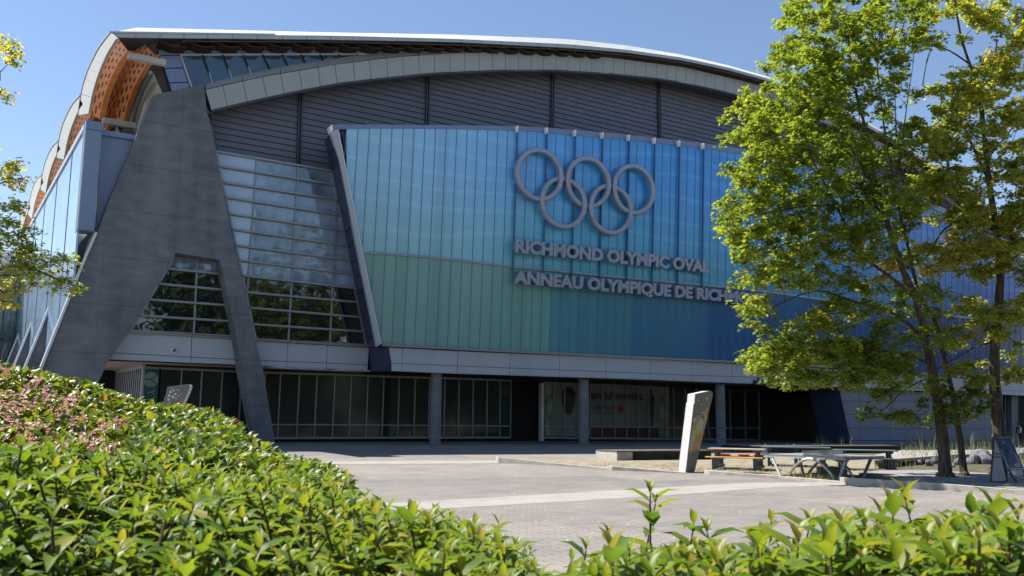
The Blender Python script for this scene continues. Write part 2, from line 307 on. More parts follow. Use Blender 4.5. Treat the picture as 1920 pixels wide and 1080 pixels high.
M['leaf_far'] = leaf_mat('darkened_mirror_leaf', [(0, (.03, .055, .015)), (1, (.08, .115, .025))], .6, .2, .3, 1.2)  # leaf colour darkened to keep the window reflections dark
M['flower'] = leaf_mat('pink_blossom', [(0, (.48, .13, .17)), (.5, (.70, .34, .38)), (1, (.88, .66, .67))], .7, .3, .2, 1.0, (1, 1, 1))
M['core'] = pbr('hedge_inner_shade', (.02, .03, .01), .9, .1, 0, .5, 12)  # dark colour standing in for shade between the leaves

# ---------------------------------------------------------------- object helpers
def tag(o, label=None, cat=None, group=None, kind=None):
    if label: o['label'] = label
    if cat: o['category'] = cat
    if group: o['group'] = group
    if kind: o['kind'] = kind
    return o
def thing(name, loc, label, cat, group=None):
    o = bpy.data.objects.new(name, None); COL.objects.link(o); o.location = loc; o.empty_display_size = .3
    return tag(o, label, cat, group)
def root_loc(p):      # every mesh holds world coordinates, so only an Empty root shifts its children
    return p.location if p.type == 'EMPTY' else Vector((0, 0, 0))
class MB:
    def __init__(s): s.v = []; s.f = []; s.uv = None
    def add(s, vs, fs):
        b = len(s.v); s.v += [tuple(v) for v in vs]; s.f += [tuple(b+i for i in f) for f in fs]; return s
    def hexa(s, a, b):      # a: 4 bottom/front points, b: 4 opposite points in the same order
        return s.add(list(a)+list(b), [(3, 2, 1, 0), (4, 5, 6, 7), (0, 1, 5, 4), (1, 2, 6, 5), (2, 3, 7, 6), (3, 0, 4, 7)])
    def box(s, x0, x1, y0, y1, z0, z1, M4=None):
        P = [Vector(p) for p in ((x0, y0, z0), (x1, y0, z0), (x1, y1, z0), (x0, y1, z0), (x0, y0, z1), (x1, y0, z1), (x1, y1, z1), (x0, y1, z1))]
        if M4 is not None: P = [M4 @ p for p in P]
        return s.hexa(P[:4], P[4:])
    def prism(s, pts, ext):
        n = len(pts); q = [Vector(p)+Vector(ext) for p in pts]
        fs = [tuple(range(n)), tuple(range(2*n-1, n-1, -1))] + [(i, (i+1) % n, n+(i+1) % n, n+i) for i in range(n)]
        return s.add(list(pts)+q, fs)
    def bar(s, p, q, w, d, up=Vector((0, 0, 1)), back=None):  # rectangular bar p->q, w across, d deep
        p, q = Vector(p), Vector(q); t = (q-p).normalized()
        n = back.normalized() if back is not None else Vector((0, 1, 0))
        a = t.cross(n)
        if a.length < 1e-4: n = Vector((1, 0, 0)); a = t.cross(n)
        a.normalize(); n = a.cross(t).normalized()
        A = [p-a*w/2-n*d/2, p+a*w/2-n*d/2, p+a*w/2+n*d/2, p-a*w/2+n*d/2]
        return s.hexa(A, [v+(q-p) for v in A])
    def tube(s, pts, rad, seg=8, cap=True):
        pts = [Vector(p) for p in pts]; n = len(pts)
        if not hasattr(rad, '__len__'): rad = [rad]*n
        rings = []; ref = Vector((.3, .2, 1)).normalized()
        for i in range(n):
            t = (pts[min(i+1, n-1)]-pts[max(i-1, 0)]).normalized()
            r = ref if abs(t.dot(ref)) < .95 else Vector((1, 0, 0))
            u = t.cross(r).normalized(); w = t.cross(u)
            rings.append([pts[i]+(u*math.cos(k*2*math.pi/seg)+w*math.sin(k*2*math.pi/seg))*rad[i] for k in range(seg)])
        vs = [v for r in rings for v in r]; fs = []
        for i in range(n-1):
            for k in range(seg):
                a = i*seg+k; b = i*seg+(k+1) % seg; fs.append((a, b, b+seg, a+seg))
        if cap: fs.append(tuple(range(seg-1, -1, -1))); fs.append(tuple((n-1)*seg+k for k in range(seg)))
        return s.add(vs, fs)
    def lathe(s, c, prof, seg=20):
        vs = []; n = len(prof)
        for r, z in prof:
            for k in range(seg):
                a = 2*math.pi*k/seg; vs.append((c[0]+r*math.cos(a), c[1]+r*math.sin(a), c[2]+z))
        fs = [(i*seg+k, i*seg+(k+1) % seg, (i+1)*seg+(k+1) % seg, (i+1)*seg+k) for i in range(n-1) for k in range(seg)]
        fs.append(tuple(range(seg-1, -1, -1))); fs.append(tuple((n-1)*seg+k for k in range(seg)))
        return s.add(vs, fs)
    def build(s, name, mat, parent=None, bevel=0, smooth=False, uv=None, label=None):
        me = bpy.data.meshes.new(name); me.from_pydata(s.v, [], s.f); me.materials.append(mat)
        if uv is not None:
            ul = me.uv_layers.new(name='uv')
            for lp in me.loops: ul.data[lp.index].uv = uv[lp.vertex_index]
        if smooth:
            for p in me.polygons: p.use_smooth = True
        o = bpy.data.objects.new(name, me); COL.objects.link(o)
        if parent is not None:
            o.parent = parent; o.matrix_parent_inverse = Matrix.Translation(-root_loc(parent))
        if bevel:
            b = o.modifiers.new('bevel', 'BEVEL'); b.width = bevel; b.segments = 2; b.limit_method = 'ANGLE'
        if label: o['label'] = label
        return o
def lerp(a, b, t): return a+(b-a)*t
def interp(poly, x):    # polyline [(x,y)..] -> y
    if x <= poly[0][0]: (x0, y0), (x1, y1) = poly[0], poly[1]
    elif x >= poly[-1][0]: (x0, y0), (x1, y1) = poly[-2], poly[-1]
    else:
        for i in range(len(poly)-1):
            if poly[i][0] <= x <= poly[i+1][0]: (x0, y0), (x1, y1) = poly[i], poly[i+1]; break
    return y0+(y1-y0)*(x-x0)/(x1-x0)
def panels(mb, quads, gap=.03, th=.06, n=None):
    """each quad = four world points; leaves a gap round it and gives it thickness"""
    for q in quads:
        q = [Vector(p) for p in q]; c = sum(q, Vector())/4
        r = []
        for i in range(4):
            e1 = (q[(i+1) % 4]-q[i]).normalized(); e2 = (q[i-1]-q[i]).normalized()
            r.append(q[i]+(e1+e2)*gap/2)
        nn = n if n is not None else (q[1]-q[0]).cross(q[3]-q[0]).normalized()
        mb.prism(r, nn*th)
def copy_tree(o, parent=None):
    c = o.copy(); COL.objects.link(c)
    if parent is not None: c.parent = parent
    for ch in list(o.children): copy_tree(ch, c)
    return c
M['boxglass'] = boxglass_mat()
FY = Vector((0, 1, 0)); OUT = Vector((0, -1, 0))
# ================================================================ BUILDING
gb = PG(815, 831)
B = thing('arena_building', (30, 60, g(60)), 'huge grey arena with arched roof, leaning concrete buttress and blue glass front', 'building')

# --- roof front edge (grey band) and white lip, at Y = YR, falling away to the right
RT = [(207, 62), (347, 64), (533, 66), (640, 67), (853, 73), (1067, 83), (1173, 93), (1280, 108), (1363, 126), (1440, 147), (1547, 190), (1663, 253), (1773, 325), (1860, 395), (1950, 480)]
RB = [(207, 70.5), (347, 72), (533, 73.5), (640, 75), (853, 79), (1067, 90), (1173, 98.5), (1280, 113.5), (1363, 131), (1440, 152), (1547, 195), (1663, 258), (1773, 330), (1860, 400), (1950, 485)]
WT = [(207, 62), (255, 52), (300, 53), (640, 61.5), (853, 65), (1067, 73.5), (1173, 85), (1280, 103), (1363, 122), (1440, 144), (1547, 187), (1663, 249), (1773, 321), (1860, 391), (1950, 476)]
XE = PY(207, 62, YR).x
xs = [207, 255, 300, 345, 390, 436, 482, 530, 575, 620, 662, 705, 745, 785, 825, 865, 902, 940, 975, 1010, 1045, 1078, 1110, 1143, 1175, 1208, 1240, 1272, 1303, 1335, 1367, 1400, 1435, 1470, 1505, 1547, 1590, 1630, 1670, 1720, 1773, 1815, 1860, 1905, 1950]
r = MB()
panels(r, [[PY(a, interp(RB, a), YR), PY(b, interp(RB, b), YR), PY(b, interp(RT, b), YR), PY(a, interp(RT, a), YR)] for a, b in zip(xs, xs[1:])], .03, .12, FY)
r.build('roof_fascia', M['roofgrey'], B)
r = MB(); S_BAY = 10.0
front = [PY(a, interp(RT, a), YR-.01)+Vector((0, 0, .003)) for a in xs]
lip = []
for i, a in enumerate(xs):
    p = PY(a, interp(WT, a)-.2, YR+.45)
    if p.z < front[i].z+.05: p.z = front[i].z+.05
    lip.append(p)
back = [Vector((p.x, YR+95, p.z-.2)) for p in lip]
n = len(xs)
r.add(front+lip+back, [(i, i+1, n+i+1, n+i) for i in range(n-1)]+[(n+i, n+i+1, 2*n+i+1, 2*n+i) for i in range(2, n-1)])
# underside of the roof sheet
und = [Vector((p.x, YR+.14, p.z-.35)) for p in front]; und2 = [Vector((p.x, YR+95, p.z-.35)) for p in front]
r.add(und+und2, [(n+i, n+i+1, i+1, i) for i in range(3, n-1)])
r.build('roof', M['white'], B)
r = MB(); e0 = [Vector((p.x, YR+.145, p.z-.40)) for p in front]; e1 = [Vector((p.x, YR+1.6, p.z-.40)) for p in front]
r.add(e0+e1, [(n+i, n+i+1, i+1, i) for i in range(3, n-1)]); r.build('roof_gap_shade', M['shadewood'], B)  # dark sheet standing in for the shaded gap under the roof edge
# --- timber V-beams seen under the front edge
ZB = PY(218, 72, YR).z
vz = MB(); x = XE+4.3; zz = []
def roofz(x):
    return RZ(x)
rx = [(PY(a, interp(RB, a), YR).x, PY(a, interp(RB, a), YR).z) for a in xs]
def RZ(x): return interp(rx, x)
x = XE+2.6
while x < PY(1120, 95, YR).x:
    zt = RZ(x)-.02
    a = [Vector((x, YR+.25, zt)), Vector((x+.65, YR+.25, zt-.15)), Vector((x+.85, YR+.25, zt-.15)), Vector((x+1.5, YR+.25, zt))]
    E_ = Vector((0, 1.1, 0))
    for p, q in zip(a, a[1:]):
        vz.hexa([p, q, q+E_, p+E_], [v-Vector((0, 0, .08)) for v in (p, q, q+E_, p+E_)])
    x += 1.5
vz.build('timber_roof_beams', M['shadewood'], B)
# light rail under the beams, on top of the clerestory
cl = MB(); YCR = YR+1.15
pts = [(306, 88), (420, 90), (540, 91), (640, 92), (740, 91), (860, 92)]
for a, b in zip(pts, pts[1:]): cl.bar(PY(*a, YCR), PY(*b, YCR), .10, .14)
cl.build('clerestory_rail', M['roofgrey'], B)

# --- left end: curved eave of each bay (cream strip, orange folded timber soffit)
outer = [(207, 62), (187, 87), (170, 120), (157, 153), (149.5, 187), (147, 216)]
inner = [(218, 72), (200, 100), (183, 140), (171, 180), (165.5, 213)]
def PXc(c): return [PX(a, b, XE) for a, b in c]
oc, ic = PXc(outer), PXc(inner)
def resample(c, n):
    L = [0]
    for a, b in zip(c, c[1:]): L.append(L[-1]+(b-a).length)
    out = []
    for k in range(n):
        t = L[-1]*k/(n-1)
        for i in range(len(c)-1):
            if t <= L[i+1]+1e-9: out.append(c[i].lerp(c[i+1], (t-L[i])/(L[i+1]-L[i]))); break
    return out
def smooth(c, k=2):
    for _ in range(k):
        c = [c[0]]+[(c[i-1]+c[i]*2+c[i+1])/4 for i in range(1, len(c)-1)]+[c[-1]]
    return c
oc = smooth(resample(oc, 25), 6); ic = smooth(resample(ic, 25), 6)
S_BAY = oc[-1].y-oc[0].y
print('XE', XE, 'YR', YR, 'bay', S_BAY, 'z', oc[0].z, oc[12].z, oc[-1].z)
S_BAY = min(max(S_BAY, 8), 12)
ZTOP = [(PY(a, interp(RT, a), YR).x, PY(a, interp(RT, a), YR).z) for a in xs]
DZ9 = interp(ZTOP, XE+9)-interp(ZTOP, XE)
def eave(k):
    d = Vector((0, S_BAY*k, 0))
    r = MB()
    for i in range(0, 24, 3):
        q = [ic[i]+d, ic[i+3]+d, oc[i+3]+d, oc[i]+d]
        # curved panel pieces
        for j in range(i, i+3):
            g0 = .0 if j > i else .02
            a, b, c, e = ic[j]+d, ic[j+1]+d, oc[j+1]+d, oc[j]+d
            if j == i: a = a.lerp(b, .06); e = e.lerp(c, .06)
            r.prism([a, b, c, e], (.12, 0, 0))
    r.build('eave_fascia', M['cream'], B)
    r = MB()
    for j in range(24):
        a, b = oc[j]+d, oc[j+1]+d
        r.hexa([a+Vector((-.05, 0, .005)), b+Vector((-.05, 0, .005)), b+Vector((9, 0, DZ9)), a+Vector((9, 0, DZ9))], [v+Vector((0, 0, .10)) for v in (a+Vector((-.05, 0, 0)), b+Vector((-.05, 0, 0)), b+Vector((9, 0, DZ9)), a+Vector((9, 0, DZ9)))])
    r.build('eave_capping', M['roofgrey'], B)
    # folded perforated soffit
    prof = [(.13, 0, 0), (.58, -.5, 1), (.88, -.5, 2), (1.42, 0, 1), (1.95, -.45, 1), (2.25, -.3, 2)]
    for (x0, z0, k0), (x1, z1, k1) in zip(prof, prof[1:]):
        vs = []; uv = []; L = 0; wd = math.hypot(x1-x0, z1-z0)
        for j in range(25):
            if j: L += (ic[j]-ic[j-1]).length
            # the fold runs along the eave curve, dropping away from its normal
            t = (ic[min(j+1, 24)]-ic[max(j-1, 0)]).normalized(); nn = Vector((0, -t.z, t.y)).normalized()
            if nn.z < 0: nn = -nn
            vs += [ic[j]+d+Vector((x0, 0, 0))+nn*z0, ic[j]+d+Vector((x1, 0, 0))+nn*z1]; uv += [(L, 0), (L, wd)]
        m = MB(); m.v = vs; m.f = [(2*j, 2*j+1, 2*j+3, 2*j+2) for j in range(24)]
        m.build('soffit_panel', M['wood'] if k1 == 2 else M['woodperf'], B, uv=uv)
for k in range(5): eave(k)
# struts between the folds and the wall corner
st = MB()
XI = PY(291, 96, YR+1.35).x
def strut(a, b, w):
    p = PX(a[0], a[1], XE+.7); q = PX(b[0], b[1], XI)
    q = Vector((XI, p.y, p.z)); st = MB(); st.bar(p, q, w, w); st.build('soffit_strut', M['cream'], B)
strut((240, 104), (297, 108), .32)
strut((192, 226), (240, 228), .34)
# --- glazed end wall behind the folds (faces the side), and metal frame that follows the curve
eg = MB(); zlo = 9.0
frm = []
zt = [ic[j]+Vector((XI-XE, 0, -.1)) for j in range(25) if ic[j].y > YR+1.5]
nz = len(zt)
vs = [(p.x, p.y, p.z) for p in zt]+[(p.x+3.2, p.y, p.z-6.4) for p in zt]
eg.add(vs, [(i, i+1, nz+i+1, nz+i) for i in range(nz-1)])
eg.build('end_glazing', M['glass_end'], B)
for k in range(1, 5):
    eg = MB(); eg.add([(a, b+S_BAY*k, c) for a, b, c in vs], [(i, i+1, nz+i+1, nz+i) for i in range(nz-1)]); eg.build('end_glazing', M['glass_end'], B)
fr = MB(); fr.tube([p+Vector((-.12, 0, -.12)) for p in zt], .12, 6); fr.tube([p+Vector((.1, 0, -.6)) for p in zt], .05, 6)
fr.build('end_glazing_frame', M['steel'], B)

# --- clerestory: blue panels and slanting windows above the arch
YC = YR+1.35
ctop = [(297, 92), (340, 93), (640, 95.5), (760, 95), (900, 95)]
cbot = [(320, 172), (357, 164), (383, 159), (420, 152), (507, 134), (640, 112), (760, 98), (830, 95.6), (900, 95.5)]
cb = MB(); cb.prism([PY(297, 90, YC), PY(1000, 92, YC), PY(1000, 120, YC), PY(640, 128, YC), PY(420, 170, YC), PY(330, 200, YC)], (0, .5, 0))
cb.build('clerestory_wall', M['navy'], B)
cp = MB()
panels(cp, [[PY(297.5, 104, YC-.03), PY(340, 103.5, YC-.03), PY(337, 93, YC-.03), PY(295.5, 93, YC-.03)],
            [PY(307, 128, YC-.03), PY(343, 127.5, YC-.03), PY(338, 104.5, YC-.03), PY(298, 105, YC-.03)],
            [PY(317, 155, YC-.03), PY(352, 154.5, YC-.03), PY(344, 128.5, YC-.03), PY(308, 129, YC-.03)],
            [PY(322, 175, YC-.03), PY(358, 174.5, YC-.03), PY(353, 155.5, YC-.03), PY(318, 156, YC-.03)]], .04, .04, OUT)
ms = [(338, 103, 362, 172), (378.3, 103, 403, 170), (416.7, 102.7, 438, 157), (455, 102.7, 474, 148), (491.7, 102.3, 509, 138), (528.3, 102.3, 542, 131), (563.3, 102, 575, 125), (599.3, 102, 608, 120), (634, 102, 642, 117), (668, 101.7, 676, 113), (702, 101.5, 710, 110), (736, 101.3, 744, 107)]
for a, b in zip(ms, ms[1:]):
    panels(cp, [[PY(a[0], 101, YC-.03), PY(b[0], 101, YC-.03), PY(b[0]-3, 94, YC-.03), PY(a[0]-3, 94, YC-.03)]], .04, .04, OUT)
cp.build('clerestory_panels', M['panel_blue'], B)
for a, b in zip(ms, ms[1:]):
    f = MB()
    for q in (a, b): f.bar(PY(q[0], q[1], YC-.06), PY(q[2], q[3], YC-.06), .09, .12)
    f.bar(PY(a[0], a[1], YC-.06), PY(b[0], b[1], YC-.06), .10, .12)
    fo = f.build('clerestory_window', M['panel'], B)
    w = MB(); w.prism([PY(a[0], a[1], YC-.03), PY(b[0], b[1], YC-.03), PY(b[2], b[3], YC-.03), PY(a[2], a[3], YC-.03)], (0, .02, 0))
    w.build('pane', M['glass_clere'], fo)

# --- arch: narrow top face sloping back and broad face of separate panels
AT = [(383, 157.5), (507, 128), (560, 120), (640, 107), (740, 95), (867, 89), (940, 87), (1013, 89), (1113, 95), (1207, 107), (1280, 117), (1340, 133), (1430, 153), (1547, 196), (1663, 257), (1773, 330), (1860, 402), (1950, 490)]
AM = [(385, 168), (390, 167), (450, 153), (507, 141), (633, 120), (740, 107), (840, 100), (940, 97), (1040, 100), (1140, 107), (1280, 125), (1340, 139), (1430, 160), (1547, 203), (1663, 264), (1773, 338), (1860, 409), (1950, 497)]
AB = [(397, 207.5), (460, 192.5), (507, 182), (560, 171), (633, 157), (700, 149), (807, 138), (940, 132), (1037, 132), (1140, 138), (1233, 148), (1280, 155), (1347, 170), (1413, 186), (1547, 232), (1663, 290), (1773, 352), (1860, 420), (1950, 508)]
tops = [385.5, 418, 455, 492, 526, 561, 596, 628, 662, 693, 725, 755, 785, 814, 843, 871, 898, 923, 948, 972, 996, 1019.5, 1042.7, 1065, 1087.7, 1110, 1130.7, 1151, 1171.7, 1191.7, 1211.7, 1231.7, 1250.7, 1269]
d = 18.3
while tops[-1] < 1940: tops.append(tops[-1]+d); d *= .996
lean = [(385, 11.5), (418, 9), (492, 8.3), (596, 5), (662, 3.3), (755, 1.7), (900, .6), (1000, 0), (1270, -1.5), (1950, -4)]
am = MB()
am.prism([PY(a, interp(AM, a)+1, YA+.10) for a in tops]+[PY(a+interp(lean, a), interp(AB, a+interp(lean, a))-1, YA+.10) for a in reversed(tops)], (0, .8, 0))
am.build('arch_backing', M['frame'], B)
ap = MB()
panels(ap, [[PY(a+interp(lean, a), interp(AB, a+interp(lean, a)), YA), PY(b+interp(lean, b), interp(AB, b+interp(lean, b)), YA), PY(b, interp(AM, b), YA), PY(a, interp(AM, a), YA)] for a, b in zip(tops, tops[1:])], .035, .09, FY)
ap.build('arch_panels', M['arch'], B)
at_ = MB()
tt = tops[::2]
YT = YA+.45
panels(at_, [[PY(a, interp(AM, a)-.6, YA+.01), PY(b, interp(AM, b)-.6, YA+.01), PY(b, interp(AT, b), YT), PY(a, interp(AT, a), YT)] for a, b in zip(tt, tt[1:])], .035, .06, FY)
at_.build('arch_coping', M['arch'], B)
lo = MB()
for a, b in zip(tops, tops[1:]):
    a2, b2 = a+interp(lean, a), b+interp(lean, b)
    lo.bar(PY(a2, interp(AB, a2)+2.2, YA+.25), PY(b2, interp(AB, b2)+2.2, YA+.25), .13, .5)
lo.build('arch_soffit_trim', M['frame'], B)

# --- louvred wall between the arch and the glass
lv = MB()
bnd = [PY(388, 205, YL+.15)]+[PY(a, interp(AB, a)-3, YL+.15) for a in (450, 560, 700, 807, 940, 1037, 1140, 1280, 1413, 1547, 1700, 1900, 1950)]+[PY(1950, 620, YL+.15), PY(700, 480, YL+.15), PY(620, 325, YL+.15), PY(403, 288, YL+.15)]
lv.prism(bnd, (0, .3, 0)); lv.build('louvre_backing', M['louvre_gap'], B)
sl_ = MB(); SP = .385
divs = [PY(391, 215, YL).x, PY(562, 200, YL).x, PY(801.5, 200, YL).x, PY(1036, 200, YL).x, PY(1234, 240, YL).x, PY(1400, 240, YL).x, PY(1560, 300, YL).x, PY(1700, 340, YL).x, PY(1830, 420, YL).x]
topz = [(PY(a, interp(AB, a), YL).x, PY(a, interp(AB, a), YL).z) for a in (388, 450, 560, 700, 807, 940, 1037, 1140, 1280, 1413, 1547, 1663, 1773, 1860, 1950)]
def TZ(x): return interp(topz, x)
PL0, PL1 = PY(404, 284, YL), PY(630, 322, YL)
z = 8.0
edge = [(PY(391, 214, YL).z, PY(391, 214, YL).x), (PY(405, 284, YL).z, PY(405, 284, YL).x)]
while z < 36:
    for a, b in zip(divs, divs[1:]):
        xx0, xx1 = a, b
        if a == divs[0]:
            t = (z-edge[1][0])/(edge[0][0]-edge[1][0]); xx0 = edge[1][1]+(edge[0][1]-edge[1][1])*t
            if z < edge[1][0]: continue
        # clip to the arch above
        N_ = 40; seg = [xx0+(xx1-xx0)*i/N_ for i in range(N_+1)]
        ok = [q for q in seg if z < TZ(q)-.02]
        if len(ok) < 2: continue
        q0, q1 = ok[0]+(.05 if ok[0] == xx0 else 0), ok[-1]-(.05 if ok[-1] == xx1 else 0)
        zm = PL0.z+(PL1.z-PL0.z)*(q1-PL0.x)/(PL1.x-PL0.x)
        if z < PL0.z-.25 and q0 < PL1.x: q0 = PL1.x
        if q1 <= q0: continue
        sl_.hexa([(q0, YL, z), (q1, YL, z), (q1, YL+.05, z+SP*.87), (q0, YL+.05, z+SP*.87)], [(q0, YL+.03, z-.02), (q1, YL+.03, z-.02), (q1, YL+.08, z+SP*.87), (q0, YL+.08, z+SP*.87)])
    z += SP
sl_.build('louvre_slats', M['louvre'], B)
for i, (a, b) in enumerate([((564, 178), (559.5, 308)), ((803, 140), (800.5, 236)), ((1037, 134), (1035, 242)), ((1235, 149), (1237, 262)), ((1400, 183), (1404, 275))]):
    dv = MB()
    for o_ in (-.09, .09):
        dv.bar(PY(a[0], a[1], YL-.06)+Vector((o_, 0, 0)), PY(b[0], b[1], YL-.06)+Vector((o_, 0, 0)), .09, .2)
    dv.build('louvre_divider', M['frame'], B)
dv = MB(); dv.bar(PY(391, 213, YL-.1), PY(405, 286, YL-.1), .16, .3); dv.build('louvre_end_frame', M['frame'], B)

# --- concrete buttress: A-shaped leaning slab with a canted cap
def buttress(full=True, dy=0, name='buttress', label=None):
    r = MB(); T = Vector((0, 1.25, 0)); D = Vector((0, dy, 0)); P = lambda a, b: PY(a, b, YB)+D
    if full:
        low = [(263, 238), (388, 212), (397, 240), (405, 283), (423, 380), (453, 520), (478, 635), (493, 693), (515.5, 831), (481, 831), (453, 687), (443, 630), (413, 487), (330, 474), (245, 619), (203, 677), (130, 835), (21, 835), (75, 697), (137, 543), (163, 480), (182, 437), (203, 380)]
        r.prism([P(a, b) for a, b in low], T)
        cb_ = [P(263, 238), P(388, 212)]; ct = [PY(383, 158, YB+.42)+D, PY(288, 178, YB+.42)+D]
        back = [v+T for v in cb_]; bt = [Vector((v.x, YB+1.25, v.z)) for v in ct]
        r.add([cb_[0], cb_[1], ct[0], ct[1], back[0], back[1], bt[0], bt[1]], [(0, 1, 2, 3), (5, 4, 7, 6), (0, 3, 7, 4), (1, 5, 6, 2), (3, 2, 6, 7)])
        r.build(name, M['concrete'], B)
    else:
        r.prism([P(a, b) for a, b in [(182, 437), (330, 474), (245, 619), (203, 677), (130, 835), (21, 835), (75, 697), (137, 543), (163, 480)]], T)
        r.build(name, M['concrete'], B)
    e = MB()  # pale trim bars, the sunlit edge put into their colour
    for a, b in (((182, 437), (163, 480)), ((163, 480), (21, 835))):
        e.bar(P(*a)+Vector((-.05, .1, .02)), P(*b)+Vector((-.05, .1, .02)), .12, .45)
    e.build('buttress_lit_edge_trim', M['trimlight'], B)
buttress()
for k in (1, 2, 3): buttress(False, S_BAY*k*.97)

# --- side curtain wall along the flank, pylon at its corner and the parapet between
YP = YB-.45
pt = PY(163, 225, YP); XS = pt.x
sg = MB(); zt_ = pt.z; 
sg.box(XS+.02, XS+.12, YP+.6, YP+52, 4.9, zt_-.35); sg.build('side_glass', M['glass_side'], B)
sm = MB()
sm.box(XS-.06, XS+.2, YP+.55, YP+52, zt_-.35, zt_-.02)
sm.build('side_parapet_cap', M['panel'], B)
for k in range(6):
    sm = MB(); sm.box(XS-.005, XS+.02, YP+5.6+k*7.3, YP+5.75+k*7.3, 4.9, zt_-.35); sm.build('side_mullion', M['frame'], B)
py = MB()
pw = PY(192, 237, YP).x
zb_ = PY(161, 431, YP).z
py.box(XS, pw, YP, YP+1.3, zb_, zt_-.5)
py.build('corner_pylon', M['shade_blue_panel'], B, bevel=.015)
pc = MB(); pc.box(XS-.03, pw+.03, YP-.03, YP+1.33, zt_-.48, zt_); pc.build('pylon_cap', M['panel_blue'], B)
pl = MB(); pl.box(XS-.05, XS-.005, YP+.08, YP+.2, zb_+.05, zt_-.5); pl.box(XS-.05, XS-.005, YP+.6, YP+.66, zb_+.05, zt_-.5); pl.build('pylon_trim', M['trimlight'], B)
ps = MB(); YQ = YB+.55
ps.prism([PY(190, 247, YQ), PY(262, 262, YQ), PY(215, 400, YQ), PY(184, 470, YQ), PY(178, 470, YQ)], (0, .3, 0)); ps.build('parapet_wall', M['shade_blue_panel'], B)
pp = MB(); pp.bar(PY(190, 249, YQ-.1), PY(258, 259.5, YQ-.1), .28, .3); pp.build('parapet_coping', M['panel_blue'], B)

# --- long window beside the buttress and the small window in its A
def window(name, corners, rows, mull, mat_top, mat_dark, split, Y=YW):
    """rows: list of ((xl,yl),(xr,yr)); mull: list of ((x,y),(x,y))"""
    f = MB()
    for i, (a, b) in enumerate(rows):
        f.bar(PY(*a, Y-.10), PY(*b, Y-.10), .11, .30 if 0 < i < len(rows)-1 else .2)
    f.bar(PY(*rows[0][0], Y-.05), PY(*rows[-1][0], Y-.05), .13, .22); f.bar(PY(*rows[0][1], Y-.05), PY(*rows[-1][1], Y-.05), .13, .22)
    fo = f.build(name, M['alu'], B)
    m = MB()
    for a, b in mull: m.bar(PY(*a, Y-.02), PY(*b, Y-.02), .10, .14)
    m.build('mullion', M['alu'], fo)
    def xat(mm, y): (a, b) = mm; return a[0]+(b[0]-a[0])*(y-a[1])/(b[1]-a[1])
    p1, p2, p3 = MB(), MB(), MB()
    for i in range(len(rows)-1):
        (l0, r0), (l1, r1) = rows[i], rows[i+1]
        us = [0]
        for mm in mull:
            y = (l0[1]+r0[1])/2; us.append((xat(mm, y)-l0[0])/(r0[0]-l0[0]))
        us.append(1)
        for j in range(len(us)-1):
            q = [PY(lerp(l1[0], r1[0], us[j]), lerp(l1[1], r1[1], us[j]), Y), PY(lerp(l1[0], r1[0], us[j+1]), lerp(l1[1], r1[1], us[j+1]), Y),
                 PY(lerp(l0[0], r0[0], us[j+1]), lerp(l0[1], r0[1], us[j+1]), Y), PY(lerp(l0[0], r0[0], us[j]), lerp(l0[1], r0[1], us[j]), Y)]
            dy = random.uniform(0, .012)   # panes never sit perfectly true
            q = [v+Vector((0, dy*(1 if k in (0, 1) else -1), 0)) for k, v in enumerate(q)]
            (p1 if split(i, j) else p2).prism(q, (0, .03, 0)) if not (split(i, j) and j == 0 and len(mull) > 1) else p3.prism(q, (0, .03, 0))
    if p1.v: p1.build('blind_pane', mat_top, fo)
    if p3.v: p3.build('blind_pane', M['glass_pale2'], fo)
    if p2.v: p2.build('pane', mat_dark, fo)
    return fo
ly = [284, 312, 342, 370, 401, 430, 460, 488, 517, 548, 577, 608, 636]; ry = [321, 347, 375, 404, 432, 461, 488, 514, 541, 567, 595, 622, 647]
rows = [((405+(a-284)*.2102, a), (623+(b-321)*.196, b)) for a, b in zip(ly, ry)]
window('tall_window', None, rows, [((481.7, 297), (457, 636)), ((559, 308), (540, 641)), ((632, 340), (618, 645))], M['glass_pale'], M['glass_dark'], lambda i, j: i < 8)
r2 = [((331, 475), (412, 487)), ((314, 504), (416.7, 514.3)), ((297.7, 532.3), (423.3, 544)), ((280, 561.7), (430, 573)), ((261.7, 591.7), (436.7, 602.7)), ((245, 619.5), (441.7, 631))]
window('a_frame_window', None, r2, [((370, 480), (362.7, 627))], M['glass_pale'], M['glass_dark'], lambda i, j: i < 1)

# --- fascias under the windows (Y = YW) and the return to the box
ZF = PY(640, 696, YW).z
print('ZF', ZF, PY(453, 687, YW).z, PY(205, 677, YW).z, PB(735, 696).z, PB(1400, 719).z, 'storefront top z', PY(820, 711, YS).z, PY(600, 702, YS).z)
fl = MB()
def L0(x): return 622+(x-246)*.0555 if x < 470 else 635.5+(x-478)*.0635
top = [(190, 619), (246, 622.5), (445, 633.5), (478, 637), (640, 646.5), (691, 650)]
spl = [(190, 660), (217, 662), (450, 674.5), (490, 676), (640, 681.5), (694, 684.5)]
bot = [(190, 676.4), (205, 677), (453, 687.5), (490, 690), (640, 696), (694, 697.5)]
jx = [192, 360, 540, 614, 692]
jx2 = [192, 360, 463, 540, 614, 692]
q = []
for a, b in zip(jx2, jx2[1:]):
    q.append([PY(a-2, interp(spl, a), YW), PY(b-2, interp(spl, b), YW), PY(b, interp(top, b)+2, YW), PY(a, interp(top, a)+2, YW)])
    q.append([PY(a-3, interp(bot, a), YW), PY(b-3, interp(bot, b), YW), PY(b-2, interp(spl, b), YW), PY(a-2, interp(spl, a), YW)])
panels(fl, q, .035, .08, FY); fl.build('window_fascia', M['panel'], B)
fb = MB(); fb.prism([PY(a, interp(bot, a)-1, YW+.09) for a in (192, 453, 690)]+[PY(a, interp(top, a), YW+.09) for a in (690, 478, 192)], (0, .1, 0)); 
